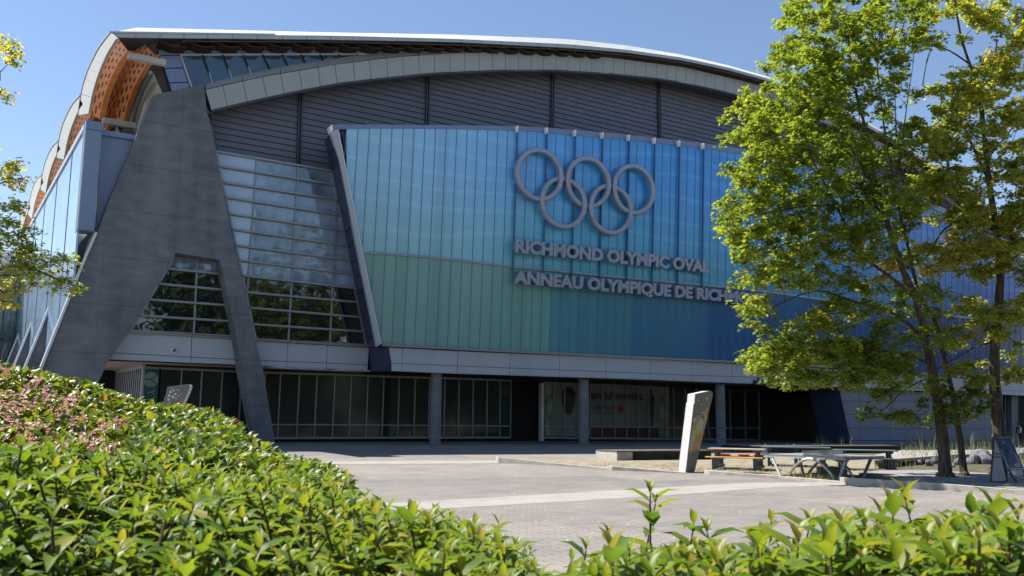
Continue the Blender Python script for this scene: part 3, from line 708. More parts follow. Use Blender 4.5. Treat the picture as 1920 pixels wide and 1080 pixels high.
fb.build('fascia_backing', M['frame'], B)
fs = MB(); fs.bar(PY(240, interp(top, 240), YW-.05), PY(450, interp(top, 450), YW-.05), .12, .3); fs.bar(PY(474, 636, YW-.05), PY(690, 649, YW-.05), .14, .3)
fs.build('window_sill', M['alu'], B)

# ---------------- the glazed box
bt = [(626, 242.6), (700, 240.5), (850, 242), (970, 245), (1026, 249), (1079, 254), (1130, 258.5), (1180, 263), (1228, 268), (1274, 273), (1320, 278.5), (1400, 290), (1500, 309), (1600, 335), (1700, 370), (1773, 402), (1850, 440), (1960, 500)]
cap = [(620, 233), (700, 233), (850, 234.5), (970, 236), (1026, 239), (1079, 243.5), (1130, 248), (1180, 252.5), (1228, 258), (1274, 263), (1320, 268), (1400, 280), (1500, 298), (1600, 324), (1700, 359), (1773, 391), (1850, 429), (1960, 489)]
rail = [(680, 472.5), (800, 481), (900, 492.5), (962, 500), (1018, 505), (1072, 510.5), (1124, 516), (1175, 521), (1222, 525.5), (1270, 530), (1316, 534.5), (1433, 546), (1600, 570), (1760, 590), (1960, 612)]
gbm = [(714, 644.5), (800, 648.5), (900, 654), (1060, 661.5), (1240, 670), (1400, 677.8), (1600, 688), (1793, 703), (1960, 714)]
gtilt = [(650, .062), (1000, .031), (1300, .019), (1500, .008), (1960, -.012)]   # how far each plank leans in the picture
# planks of glass: 3 per fin bay
finx = [970.7, 1026, 1079, 1130.3, 1180, 1228, 1274.3, 1319.4]
def num(nf):      # fin number -> pixel x at the top, fitted to the eight measured fins
    return 4600-267000/(69+nf) if False else 4565-3594.3*65/(65+nf)
def topx(nf): return 4565-3594.3*65/(65+nf)*1.0
glassv = MB(); guv = []
seam = MB()
def plank_line(nf):
    x = topx(nf); return x, interp(gtilt, x)
def clip_left(px, py):   # left frame line of the glass from (635,243) to (715,644)
    xl = 635+(py-243)*.1995; return max(px, xl)
def WU(P): return (P.x-23)/60
nf = -6.0; lines = []
while topx(nf) < 1975: lines.append(plank_line(nf)); nf += 1/3
YREF = 245
def lx(l, y, ): return l[0]-(y-YREF)*l[1]
def yline(c, l):
    y = interp(c, l[0])
    for _ in range(4): y = interp(c, lx(l, y))
    return y
allv = []
for a, b in zip(lines, lines[1:]):
    if lx(b, 644) < 636: continue
    for (c0, c1, v0, v1) in ((gbm, rail, 0, 1), (rail, bt, 1.001, 2)):
        nseg = 3
        ring = []
        for s_ in range(nseg+1):
            t = s_/nseg
            row = []
            for l in (a, b):
                y0, y1 = yline(c0, l), yline(c1, l); y = lerp(y0, y1, t); x = clip_left(lx(l, y), y)
                row.append((x, y))
            ring.append(row)
        if all(abs(r_[0][0]-r_[1][0]) < .05 for r_ in ring): continue
        base = len(glassv.v)
        for s_, row in enumerate(ring):
            for (x, y) in row:
                P = PB(x, y, 0); glassv.v.append(tuple(P)); guv.append((WU(P), lerp(v0, v1, s_/nseg)))
        for s_ in range(nseg): glassv.f.append((base+2*s_, base+2*s_+1, base+2*s_+3, base+2*s_+2))
    # seam on the left of each plank, cut off where it meets the slanted frame
    y1 = yline(bt, a); y0 = yline(gbm, a); ye = y1
    while ye < y0 and lx(a, ye+2) > 636.5+(ye+2-243)*.1995: ye += 2
    ye = min(ye, y0)
    if ye > y1+8 and lx(a, y1) > 637: seam.bar(PB(lx(a, ye), ye, -.012), PB(lx(a, y1), y1, -.012), .04, .03, back=BN)
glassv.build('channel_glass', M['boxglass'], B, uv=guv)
M['seam'] = pbr('glass_seam', (.07, .21, .31), .4, .4, 0, .1, 1)
seam.build('glass_seam', M['seam'], B)
gbk = MB(); gbk.prism([PB(640, 246, .15), PB(1960, 505, .15), PB(1960, 716, .15), PB(716, 646, .15)], BN*.2); gbk.build('glass_backing', M['navy'], B)
# body of the box behind the glass, and its sides
bd = MB()
a0, a1, a2, a3 = PB(626, 246, .05), PB(1960, 505, .05), PB(1960, 712, .05), PB(716, 646, .05)
# rail, top cap, bottom trim
rl = MB(); k = [690, 800, 900, 960, 1018, 1072, 1124, 1175, 1222, 1270, 1316, 1433, 1600, 1760, 1950]
for a, b in zip(k, k[1:]): rl.bar(PB(a, interp(rail, a), -.05), PB(b, interp(rail, b), -.05), .15, .12, back=BN)
rl.build('middle_rail', M['sign'], B)
cpq = [[PB(a, interp(bt, a), -.05), PB(b, interp(bt, b), -.05), PB(b, interp(cap, b), -.05), PB(a, interp(cap, a), -.05)] for a, b in zip([624, 685, 728, 793, 850, 910, 970, 1026, 1079, 1130, 1180, 1228, 1274, 1320, 1361, 1400, 1440, 1500, 1600, 1700, 1773, 1850], [685, 728, 793, 850, 910, 970, 1026, 1079, 1130, 1180, 1228, 1274, 1320, 1361, 1400, 1440, 1500, 1600, 1700, 1773, 1850, 1950])]
m_ = MB(); panels(m_, cpq, .02, .9, BN); m_.build('box_cap', M['panel_blue'], B)
# slanted frame on the left edge
lf = MB()
lf.prism([PB(621, 251, -.12), PB(627, 243, -.12), PB(635, 243, -.12), PB(715, 644.5, -.12), PB(707, 650, -.12), PB(637, 301, -.12)], BN*.35)
lf.build('box_edge_frame', M['panel'], B)
lt = MB(); lt.bar(PB(633.5, 243, -.16), PB(714, 645, -.16), .05, .1, back=BN); lt.build('box_edge_trim', M['trimlight'], B)
wc = MB(); wc.prism([PB(617, 238, -.15), PB(623, 232.5, -.15), PB(625, 243, -.15), PB(621, 250, -.15)], BN*.5); wc.build('box_corner_cap', M['white'], B)
# return face from the window wall to the box
rf = MB(); YRT = YW-.12
Lp = [(608, 262.6), (622, 320), (640, 404), (669.6, 560), (688, 650)]; Rp = [(620, 250), (633, 301), (655, 404), (691, 560), (708, 650)]
for (a, b), (c, d_) in zip(zip(Lp, Lp[1:]), zip(Rp, Rp[1:])):
    rf.add([PY(*a, YRT), PB(*c, .1), PB(*d_, .1), PY(*b, YRT)], [(0, 1, 2, 3)])
rf.build('box_return_panel', M['navy'], B)
rj = MB()
for t in range(1, 14):
    y = 262+t*29
    xl = interp([(b, a) for a, b in Lp], y); yr = y-13; xr = interp([(b, a) for a, b in Rp], yr)
    rj.bar(PY(xl, y, YRT-.02), PB(xr, yr, .08), .03, .03)
rj.build('return_joint', M['frame'], B)
tp = MB(); tp.add([PY(608, 262.6, YRT), PB(620, 250, .1), PB(1950, 490, .5), PY(1950, 520, YL)], [(0, 1, 2, 3)]); tp.build('box_top', M['panel_blue'], B)

# fascia under the box
ft = [(729, 651), (800, 655), (900, 660), (1060, 666), (1240, 674), (1400, 683), (1600, 694), (1793, 708), (1960, 720)]
fsp = [(734, 681), (858, 686), (957, 690), (1050, 693.5), (1137, 697), (1220, 700.5), (1298, 704), (1410, 706.5), (1600, 717), (1878, 731), (1960, 736)]
fbt = [(734, 696), (858, 701), (957, 704), (1050, 707), (1137, 709.5), (1220, 712.5), (1298, 715.5), (1410, 719.5), (1600, 727), (1878, 740), (1960, 744)]
jx = [731, 755, 858.7, 957, 1050, 1137, 1220, 1298, 1372.7, 1443, 1510, 1574, 1636, 1695, 1752, 1807, 1860, 1912, 1960]
q = []
for a, b in zip(jx, jx[1:]):
    q.append([PBV(a+(3 if a < 735 else -1), interp(fsp, a), -.15), PBV(b-1, interp(fsp, b), -.15), PBV(b, interp(ft, b), -.15), PBV(a-(2 if a < 735 else 0), interp(ft, a), -.15)])
    q.append([PBV(a+(3 if a < 735 else -2), interp(fbt, a), -.15), PBV(b-2, interp(fbt, b), -.15), PBV(b-1, interp(fsp, b), -.15), PBV(a+(3 if a < 735 else -1), interp(fsp, a), -.15)])
m_ = MB(); panels(m_, q, .03, .08, BNV); m_.build('box_fascia', M['panel'], B)
m_ = MB(); m_.prism([PBV(734, 695, -.05), PBV(1960, 743, -.05), PBV(1960, 719, -.05), PBV(731, 651, -.05)], BNV*.3); m_.build('fascia_backing', M['frame'], B)
m_ = MB()
kk = [716, 900, 1060, 1240, 1400, 1600, 1793, 1950]
for a, b in zip(kk, kk[1:]): m_.bar(PBV(a, interp(gbm, a)+2.3, -.2), PBV(b, interp(gbm, b)+2.3, -.2), .15, .35, back=BNV)
m_.build('box_sill', M['alu'], B)
m_ = MB(); R0, R1, R2, R3 = PY(691, 651, YW+.05), PBV(729, 651, -.1), PBV(734, 696, -.1), PY(694, 697, YW+.05)
m_.add([R0, R1, R2, R3], [(0, 1, 2, 3)]); m_.build('fascia_return', M['navy'], B)
m_ = MB(); m_.bar(PY(694, 684, YW+.02), PBV(733, 681, -.13), .03, .03); m_.build('return_joint', M['frame'], B)

# fins in front of the glass that carry the sign
fn = MB(); ft_ = MB()
finb = [(961, 512), (1018, 516), (1071.5, 520), (1124, 524), (1174.5, 528), (1222, 532), (1270, 536), (1316, 540)]
fint = [(970.7, 238), (1026, 241), (1079, 245.5), (1130.3, 250), (1180, 254.5), (1228, 260), (1274.3, 265), (1319.4, 270)]
for a, b in zip(fint, finb):
    fn.bar(PB(*a, -.16), PB(*b, -.16), .06, .16, back=BN)
    ft_ = MB(); ft_.prism([PB(a[0]-1.7, a[1]-2, -.42), PB(a[0]+1.7, a[1]-2, -.42), PB(a[0]+1.2, a[1]+9, -.42), PB(a[0]+.4, a[1]+9, -.42)], BN*.35); ft_.build('fin_tip', M['white'], B)
fn.build('sign_fin', M['signblue'], B)
for nf in [topx(8+k) for k in range(0)]: pass

# ---------------- shopfront under the soffit
ZS0 = g(YS)+.02
XC = PY(268, 700, YS).x
XEND = PY(1422, 780, YS).x
zt0 = PY(600, 702.5, YS).z
print('shop', XC, XEND, zt0, ZS0)
# soffit sheet
so_ = MB()
zs = PY(453, 688, YW).z; zs2 = PBV(735, 697, 0).z; print('soffit z', zs, zs2)
so_.hexa([PY(195, 677, YW), PY(694, 697.2, YW), (PY(694, 697.2, YW).x, YS+2.5, ZF), (XS+.2, YS+12, PY(205, 677.5, YW).z)],
         [v+Vector((0, 0, .1)) for v in (PY(195, 677, YW), PY(694, 697.2, YW), Vector((PY(694, 697.2, YW).x, YS+2.5, ZF)), Vector((XS+.2, YS+12, PY(205, 677.5, YW).z)))])
so_.build('soffit', M['soffit'], B)
so_ = MB(); a_, b_ = PBV(734, 696, -.05), PBV(1960, 744, -.05)
A_ = [a_, b_, Vector((b_.x+8, YS+9, b_.z)), Vector((PY(694, 697.2, YW).x, YS+9, a_.z))]
so_.hexa(A_, [v+Vector((0, 0, .1)) for v in A_]); so_.build('soffit', M['shadewood'], B)

def shop_pts(x, part): pass
stop = [(268, 689), (453, 697), (490, 698.5), (640, 702.5), (730, 706.5), (828, 709), (958, 713), (1020, 712), (1100, 716), (1237, 722), (1422, 732)]
smid = [(268, 795), (453, 796), (640, 796.5), (780, 797.5), (860, 798), (958, 799), (1237, 801.5), (1422, 803)]
sbot = [(268, 823), (510, 821.5), (640, 821), (780, 820.5), (960, 820.5), (1237, 822.7), (1422, 825)]
def mx_(a): return (a[0], a[1])
mullt = [270, 300, 340.5, 378.5, 417, 453, 497, 526, 561.5, 594.5, 628, 658.5, 690, 720, 749, 779, 806, 834.5, 861, 887.5, 913.5, 938, 958]
def leanm(x): return interp([(270, .067), (500, .054), (625, .046), (835, .026), (912, .014), (1035, .007), (1235, -.01), (1420, -.02)], x)
def shopfront(name, xs_, matf, label=None):
    gl = MB(); fr_ = MB()
    def P(x, c, off=0):
        y = interp(c, x); return PY(x-(y-700)*leanm(x), y, YS+off)
    for a, b in zip(xs_, xs_[1:]):
        gl.prism([P(a, sbot), P(b, sbot), P(b, stop), P(a, stop)], (0, .04, 0))
    for a in xs_: fr_.bar(P(a, sbot, -.05), P(a, stop, -.05), .07, .12)
    for c, w_ in ((stop, .12), (smid, .08), (sbot, .14)):
        for a, b in zip(xs_, xs_[1:]): fr_.bar(P(a, c, -.05), P(b, c, -.05), w_, .10)
    fo = fr_.build(name, M['alu'], B)
    gl.build('pane', matf, fo)
    return fo
shopfront('shopfront_window', mullt[1:], M['glass_store'])
shopfront('corner_window', [270, 300], M['glass_store'])
s2 = [1020, 1037, 1058, 1083]; shopfront('shopfront_window', s2, M['glass_store'])
s3 = [1106, 1128.5, 1152, 1174, 1195.5, 1216, 1235, 1247, 1262, 1284, 1305, 1326, 1346, 1368, 1396, 1422]; shopfront('shopfront_window', s3, M['glass_store'])
# side face of the shopfront, running away to the left
sd = MB(); sd.box(XC, XC+.1, YS, YS+14, 0, zt0+.4); sd.build('side_shop_wall', M['panel'], B)
sd = MB()
for k_ in range(22): sd.box(XC-.05, XC, YS+.6+k_*.62, YS+.66+k_*.62, 0, zt0)
sd.build('side_shop_mullion', M['frame'], B)
# dark entrance recess and unlit interior behind the open bays
en = MB(); xa, xb = PY(958, 760, YS).x, PY(1019, 760, YS).x
en.box(xa, xb, YS+2.2, YS+2.3, 0, 6.5); en.build('entrance_doors', M['glass_dark'], B)
en = MB()
for t in (0, .25, .5, .75, 1): en.box(lerp(xa, xb, t)-.04, lerp(xa, xb, t)+.04, YS+2.1, YS+2.2, .5, 6.3)
en.box(xa, xb, YS+2.1, YS+2.2, 2.9, 3.0); en.build('door_frame', M['frame'], B)
en = MB(); en.box(xb-.25, xb, YS-.1, YS+.25, 0, zt0); en.build('door_jamb', M['trimlight'], B)
en = MB(); en.box(xa-.1, xa+.05, YS, YS+2.2, 0, 6.5); en.box(xb+.02, xb+.2, YS+.3, YS+2.2, 0, 6.5); en.build('entrance_side', M['black'], B)
vb = MB(); vb.box(PY(1422, 780, YS).x, 110, YS+4, YS+4.3, -.2, 9); vb.box(PY(1422, 780, YS).x, PY(1422, 780, YS).x+.2, YS, YS+4, 0, 8); vb.build('recess_wall', M['black'], B)
iw = MB(); iw.box(XC+.2, PY(1422, 780, YS).x, YS+.4, YS+.5, 0, zt0+1.2); iw.build('interior_wall', M['black'], B)
hw = MB(); hw.box(XC, 110, YS+.03, YS+.3, zt0+.05, ZF+1.5); hw.build('shopfront_head', M['shadewood'], B)
# shop films: green banners, big print and lettering
def YL_(x, y, off=-.012): return PY(x, y, YS+off)
bn = MB(); bn.prism([YL_(265, 823), YL_(293, 823), YL_(299, 688.5), YL_(271, 688)], (0, .008, 0)); ban = bn.build('green_banner', M['green_banner'], B)
bn2 = MB(); bn2.prism([YL_(935, 819), YL_(955, 819), YL_(957, 715), YL_(938, 714.5)], (0, .008, 0))
M['banner2'] = pbr('dim_green_banner_film', (.004, .03, .028), .5, .3, 0, .08, 1); ban2 = bn2.build('green_banner', M['banner2'], B)
def disc(name, c, r_, mat, parent, hole=0):
    m = MB(); n_ = 28; vs = [c+Vector((math.cos(2*math.pi*i/n_)*r_, 0, math.sin(2*math.pi*i/n_)*r_)) for i in range(n_)]
    m.prism(vs, (0, .006, 0)); return m.build(name, mat, parent)
def text_mesh(body, bold=.0, extr=.0, bevel=0.0, spacing=1.0):
    cu = bpy.data.curves.new('t', 'FONT'); cu.body = body; cu.extrude = extr; cu.offset = bold; cu.bevel_depth = bevel; cu.space_character = spacing; cu.resolution_u = 3
    o = bpy.data.objects.new('t', cu); COL.objects.link(o)
    dg = bpy.context.evaluated_depsgraph_get(); dg.update()
    me = bpy.data.meshes.new_from_object(o.evaluated_get(dg)); bpy.data.objects.remove(o); bpy.data.curves.remove(cu)
    return me
def put_text(name, body, p0, p1, h, mat, parent, up=Vector((0, 0, 1)), out=OUT, bold=.0, depth=.01, spacing=1.0, rot90=False):
    """baseline from p0 to p1, cap height h; stretched to fit"""
    me = text_mesh(body, bold, .5, 0, spacing)
    n_ = len(me.vertices); co = np.empty(n_*3); me.vertices.foreach_get('co', co); co = co.reshape(-1, 3)
    x0, x1 = co[:, 0].min(), co[:, 0].max(); caph = .729 if not bold else .729+2*bold
    ex = (p1-p0); P = np.array(p0)[None]+((co[:, :1]-x0)/(x1-x0))*np.array(ex)[None]+((co[:, 1:2]+bold)/caph*h)*np.array(up)[None]+(co[:, 2:3]+.5)*depth*np.array(out)[None]
    me.vertices.foreach_set('co', P.ravel()); me.materials.clear(); me.materials.append(mat); me.name = name; me.update()
    o = bpy.data.objects.new(name, me); COL.objects.link(o)
    if parent is not None: o.parent = parent; o.matrix_parent_inverse = Matrix.Translation(-root_loc(parent))
    return o
cc = YL_(282.8, 711.5, -.03); disc('banner_disc', cc, .42, M['banner_ink'], ban)
yb = MB(); c2 = cc+Vector((0, -.012, 0))
for e_1 in ((-.02, .3), ): pass
yb.bar(c2+Vector((-.36, 0, .0)), c2+Vector((0, 0, 0)), .06, .01); yb.bar(c2, c2+Vector((.27, 0, .24)), .07, .01); yb.bar(c2, c2+Vector((.27, 0, -.24)), .07, .01)
yb.build('banner_emblem', M['green_banner'], ban)
p0, p1 = YL_(276, 730, -.02), YL_(272.5, 800, -.02)
put_text('banner_lettering', 'YYOGA', p0, p1, .45, M['banner_ink'], ban, up=Vector((1, 0, 0)), depth=.006, spacing=1.25)
cc = YL_(947.5, 732, -.03); M['ink2'] = pbr('dim_banner_ink', (.03, .055, .05), .5, .3, 0, .05, 1)
disc('banner_disc', cc, .42, M['ink2'], ban2)
put_text('banner_lettering', 'YYOGA', YL_(941, 748, -.02), YL_(939, 800, -.02), .5, M['ink2'], ban2, up=Vector((1, 0, 0)), depth=.006, spacing=1.15)
M['pane_reflection'] = pbr('painted_pane_reflection', (.22, .28, .20), .2, .5, 0, .5, 1.2, col2=(.10, .18, .07))  # pale green standing in for bright reflections on shop panes
# big window print
pg = MB(); pg.prism([YL_(1106, 799.5, -.008), YL_(1238, 801, -.008), YL_(1238, 723, -.008), YL_(1106, 717, -.008)], (0, .004, 0)); prt = pg.build('window_print', M['print_grey'], B)
pg = MB(); pg.prism([YL_(1037, 818, -.008), YL_(1083, 818, -.008), YL_(1083, 714, -.008), YL_(1037, 713.5, -.008)], (0, .004, 0)); prt2 = pg.build('window_print', M['print_grey'], B)
pg = MB(); pg.prism([YL_(1106, 821, -.008), YL_(1238, 821.5, -.008), YL_(1238, 802.5, -.008), YL_(1106, 801, -.008)], (0, .004, 0)); pg.build('window_print', M['red_base'], B)
put_text('print_lettering', 'store full movement.', YL_(1104, 748, -.03), YL_(1205, 750, -.03), .66, M['ink'], prt, bold=.015, depth=.005, spacing=1.0)
put_text('print_lettering', 'LifeMark', YL_(1112, 767.5, -.03), YL_(1153, 768, -.03), .38, M['ink'], prt, depth=.005)
put_text('print_lettering', 'SPORT MEDICINE', YL_(1112, 775.5, -.03), YL_(1152, 776, -.03), .14, M['ink'], prt, depth=.005)
put_text('print_lettering', 'Fitness', YL_(1132, 792, -.03), YL_(1160, 792.3, -.03), .32, M['totem_face'], prt, depth=.005)
lw = MB()
for k_ in range(3): lw.bar(YL_(1112, 786+k_*3.2, -.03), YL_(1127, 786.2+k_*3.2, -.03), .05, .004)
for k_ in range(4): lw.bar(YL_(1180, 768+k_*6, -.03), YL_(1212, 768.4+k_*6, -.03), .05, .004)
lw.build('print_small_lines', M['totem_face'], prt)
# maple leaf emblem
c = YL_(1163.5, 768, -.03); s_ = .30
ml_ = [(0, 1.25), (.22, .85), (.45, .95), (.35, .4), (.62, .65), (.7, .45), (1.05, .5), (.9, .15), (1.05, .02), (.5, -.4), (.55, -.65), (.08, -.55), (.08, -1.0)]
ml_ = ml_+[(-a, b) for a, b in reversed(ml_[1:])]
m_ = MB(); m_.prism([c+Vector((a*s_, 0, b*s_)) for a, b in ml_], (0, .005, 0)); m_.build('print_emblem', M['red'], prt)
# white-framed notices in the glass right of the print
for (x0, x1, y0, y1) in ((1283, 1296, 764, 786), (1283, 1296, 792, 813)):
    m_ = MB(); c4_ = [YL_(x0, y1, -.03), YL_(x1, y1, -.03), YL_(x1, y0, -.03), YL_(x0, y0, -.03)]
    for a, b in zip(c4_, c4_[1:]+c4_[:1]): m_.bar(a, b, .12, .02)
    m_.build('notice_frame', M['alu'], B)
for (x0, x1) in ((1238.5, 1246), (1248.5, 1254)):  # bright pane reflections painted as thin pale sheets
    m_ = MB(); m_.prism([YL_(x0, 819, -.01), YL_(x1, 819, -.01), YL_(x1, 726, -.01), YL_(x0, 726, -.01)], (0, .004, 0)); m_.build('pane_reflection', M['pane_reflection'], B)
m_ = MB(); m_.prism([YL_(1023, 818, -.01), YL_(1035, 818, -.01), YL_(1035, 714, -.01), YL_(1023, 714, -.01)], (0, .004, 0)); m_.build('pane_reflection', M['pane_reflection'], B)  # one more painted pane reflection, beside the entrance
# printed face and standing figure (flat film)
m_ = MB(); c = YL_(1066, 752, -.03); M['print_face'] = pbr('printed_face_film', (.045, .035, .026), .5, .3, 0, .3, .8)
m_.prism([c+Vector((math.cos(t_)*.62*(1 if math.sin(t_) > 0 else .9), 0, math.sin(t_)*1.0)) for t_ in [2*math.pi*i/30 for i in range(30)]], (0, .004, 0)); m_.build('print_face', M['print_face'], prt2)
m_ = MB(); c = YL_(1066, 741, -.035); m_.prism([c+Vector((math.cos(t_)*.66, 0, math.sin(t_)*.62)) for t_ in [math.pi*i/14 for i in range(15)]]+[c+Vector((-.5, 0, -.1)), c+Vector((0, 0, .12)), c+Vector((.5, 0, -.1))][::1], (0, .004, 0)); m_.build('print_hair', M['ink'], prt2)
m_ = MB()
for dx in (-.22, .22): m_.bar(c+Vector((dx-.1, -.006, -.42)), c+Vector((dx+.1, -.006, -.40)), .05, .004)
m_.bar(c+Vector((-.17, -.006, -.95)), c+Vector((.17, -.006, -.95)), .06, .004); m_.build('print_features', M['ink'], prt2)
fg = MB(); c = YL_(1221.5, 800, -.03)
fgp = [(-.25, 0), (-.28, .9), (-.2, 1.5), (-.32, 1.6), (-.36, 2.2), (-.26, 2.45), (-.08, 2.55), (-.14, 2.75), (-.08, 2.98), (.08, 2.98), (.14, 2.75), (.08, 2.55), (.28, 2.45), (.38, 2.1), (.30, 1.6), (.2, 1.5), (.24, .9), (.2, 0), (.04, 0), (0, 1.1), (-.06, 0)]
fg.prism([c+Vector((a, 0, b)) for a, b in fgp], (0, .004, 0)); M['print_fig'] = pbr('printed_figure_film', (.02, .02, .018), .5, .3, 0, .4, 3, col2=(.06, .06, .06)); fg.build('print_figure', M['print_fig'], prt)

# ---------------- round columns
def column(px, w, xl, xr, ytop):
    r_ = (xr-xl)/FPX*w/2
    p = PD(px, 831, w); p = Vector((p.x, p.y, 0))
    zt__ = PBV(px, ytop, 0).z+.3
    m = MB(); m.lathe((p.x, p.y, 0), [(r_, g(p.y)-.2), (r_, zt__)], 28); m.build('round_column', M['column'], B, smooth=False)
    0 and print('col', p, r_, zt__)
M['column'] = pbr('smooth_column_concrete', (.17, .18, .19), .6, .35, 0, .2, .8, .3, 30, streak=(1, 1, 2.5))
column(815.5, 57.5, 805, 826, 699); column(1094.5, 62.4, 1085, 1104, 708); column(1352, 67.6, 1343, 1361, 717)

# ---------------- lower right wall under the box with its slanted return
lw0 = MB(); wq = []
OFF = .35
PR = lambda a, b, o=0: PBV(a, b, OFF+o)
wl = [(1574, 724), (1596, 828)]
xsb = [1574, 1611, 1669, 1721, 1766, 1807, 1846, 1880]
ys_ = [(724, 741), (752, 753), (777, 778), (803, 803.5), (826, 826)]
def wx(i, y): return 1576+(y-738)*.211 if i == 0 else xsb[i]
for i in range(len(xsb)-1):
    for (a0_, a1_), (b0_, b1_) in zip(ys_, ys_[1:]):
        t0, t1 = (xsb[i]-1574)/306, (xsb[i+1]-1574)/306
        y00, y01, y10, y11 = lerp(a0_, a1_, t0), lerp(a0_, a1_, t1), lerp(b0_, b1_, t0), lerp(b0_, b1_, t1)
        wq.append([PR(wx(i, y10), y10), PR(wx(i+1, y11), y11), PR(wx(i+1, y01), y01), PR(wx(i, y00), y00)])
panels(lw0, wq, .035, .08, BNV); M['panel_shade'] = pbr('shade_darkened_panel', (.21, .23, .29), .45, .4, 0, .07, .6); lw0.build('lower_wall_panels', M['panel_shade'], B)  # same metal panels, the overhang's shade put into a darker colour
m_ = MB(); m_.prism([PR(1597, 829, .09), PR(1880, 828, .09), PR(1880, 741, .09), PR(1575, 724, .09)], BNV*.3); m_.build('wall_backing', M['frame'], B)
m_ = MB(); a_, b_ = PR(1573.5, 722), PR(1596, 831); bb = PR(1596, 845)
m_.add([a_, b_, b_+Vector((-.3, 2.6, 0)), a_+Vector((-.6, 2.6, 0))], [(0, 1, 2, 3)]); m_.build('slanted_return_wall', M['navy'], B)
m_ = MB(); m_.prism([PR(1596, 845, -.02), PR(1880, 845, -.02), PR(1880, 827.5, -.02), PR(1596, 827, -.02)], BNV*.4); m_.build('wall_plinth', M['panel_blue'], B)
# doorway at the far right
m_ = MB(); m_.prism([PR(1880, 845, 2.0), PR(1990, 845, 2.0), PR(1990, 738, 2.0), PR(1880, 738, 2.0)], BNV*.2); m_.build('side_entrance', M['black'], B)
m_ = MB()
for x_ in (1884, 1893, 1903, 1930): m_.bar(PR(x_, 840, 1.9), PR(x_, 742, 1.9), .08, .1)
m_.build('side_entrance_frame', M['signblue'], B)
m_ = MB(); m_.prism([PR(1897, 840, .3), PR(1909, 840, .3), PR(1909, 742, .3), PR(1897, 742, .3)], BNV*.6); m_.build('side_entrance_pier', M['column'], B)
# magenta stripe printed low on the far right of the glass
m_ = MB()
for k_ in range(4): m_.prism([PB(1735+k_*4, 604+k_*8, -.02), PB(1850, 612+k_*8, -.02), PB(1850, 613.5+k_*8, -.02), PB(1735+k_*4, 605.5+k_*8, -.02)], BN*.01)
m_.build('magenta_stripe', M['pink'], B)
# mass of the building behind its fronts (keeps daylight from leaking through)
m_ = MB()
m_.box(XI+.2, 100, YL+.6, YL+90, 8.5, 16); m_.box(XS+1.5, 100, YS+9.1, YL+90, 0, 8.4); m_.build('building_body', M['black'], B)

# ---------------- camera domes on the fascia
for (x_, y_, lab) in ((326, 657, 'small dark dome camera on the grey fascia below the A-shaped window'), (1424, 716, 'dark camera box hung below the right part of the long fascia')):
    p = PY(x_, y_, YW-.06) if x_ < 700 else PBV(x_, y_, -.3)
    m = MB()
    if x_ < 700:
        e_m = thing('security_camera', p, lab, 'camera')
        m.lathe((0, 0, 0), [(.15, 0), (.15, .05), (.12, .08)], 16)
        for i_, v in enumerate(m.v): m.v[i_] = (p.x+v[0], p.y-v[2], p.z+v[1])
        m.build('housing', M['white'], e_m)
        m = MB(); m.lathe((0, 0, 0), [(.10, .08), (.09, .14), (.05, .18)], 14)
        for i_, v in enumerate(m.v): m.v[i_] = (p.x+v[0], p.y-v[2], p.z+v[1])
        m.build('dome', M['glass_dark'], e_m, smooth=True)
    else:
        e_m = thing('security_camera', p, lab, 'camera')
        m.box(p.x-.5, p.x+.5, p.y-.2, p.y+.2, p.z-.18, p.z+.12); m.build('housing', M['frame'], e_m, bevel=.03)
        m = MB(); m.bar(p+Vector((0, 0, .12)), p+Vector((0, .2, .4)), .08, .08); m.build('bracket', M['frame'], e_m)

# ================================================================ SIGNS ON THE GLASS
ring_spec = [((1013, 326.7), 0), ((1104.6, 341), 0), ((1190, 354.4), 0), ((1058, 379), 1), ((1147, 391.5), 1)]
UB = Vector((1, -BT, 0)).normalized()          # along the wall
VB = (Vector((0, 0, 1))-BN*BN.z).normalized()   # up the wall
SO = -.62
cs = [PB(a, b, SO) for (a, b), _ in ring_spec]
c0 = cs[0]
loc = [((c-c0).dot(UB), (c-c0).dot(VB)) for c in cs]
Ro = abs((PB(1013+45.5, 326.7, SO)-PB(1013-45.5, 326.7, SO)).dot(UB))/2
Rv = abs((PB(1013, 326.7+50, SO)-PB(1013, 326.7-50, SO)).dot(VB))/2
print('rings', loc, Ro, Rv)
Ro = (Ro+Rv)/2
sgn = thing('rings_sign', PB(1100, 440, 0), 'five interlocked grey metal rings standing off the blue glass', 'emblem')
Wd = Ro*.185; Ri = Ro-Wd; Rm = (Ro+Ri)/2
def crossings(i, j):
    (x0, y0), (x1, y1) = loc[i], loc[j]; dx, dy = x1-x0, y1-y0; D_ = math.hypot(dx, dy)
    if D_ >= 2*Rm: return []
    a = D_/2; h = math.sqrt(Rm*Rm-a*a); mx, my = (x0+x1)/2, (y0+y1)/2
    return [(mx-dy/D_*h, my+dx/D_*h), (mx+dy/D_*h, my-dx/D_*h)]
bumps = {i: [] for i in range(5)}
for i, j in ((0, 3), (3, 1), (1, 4), (4, 2)):
    cr = sorted(crossings(i, j), key=lambda p: -p[1])
    for k_, p in enumerate(cr):
        s1 = 1 if k_ == 0 else -1
        if j in (1, 2): s1 = -s1
        # upper crossing: top ring over; lower crossing: lower ring over
        top_, bot_ = (i, j) if i < 3 else (j, i)
        o_, u_ = (top_, bot_) if k_ == 0 else (bot_, top_)
        bumps[o_].append((p, -.055)); bumps[u_].append((p, .055))
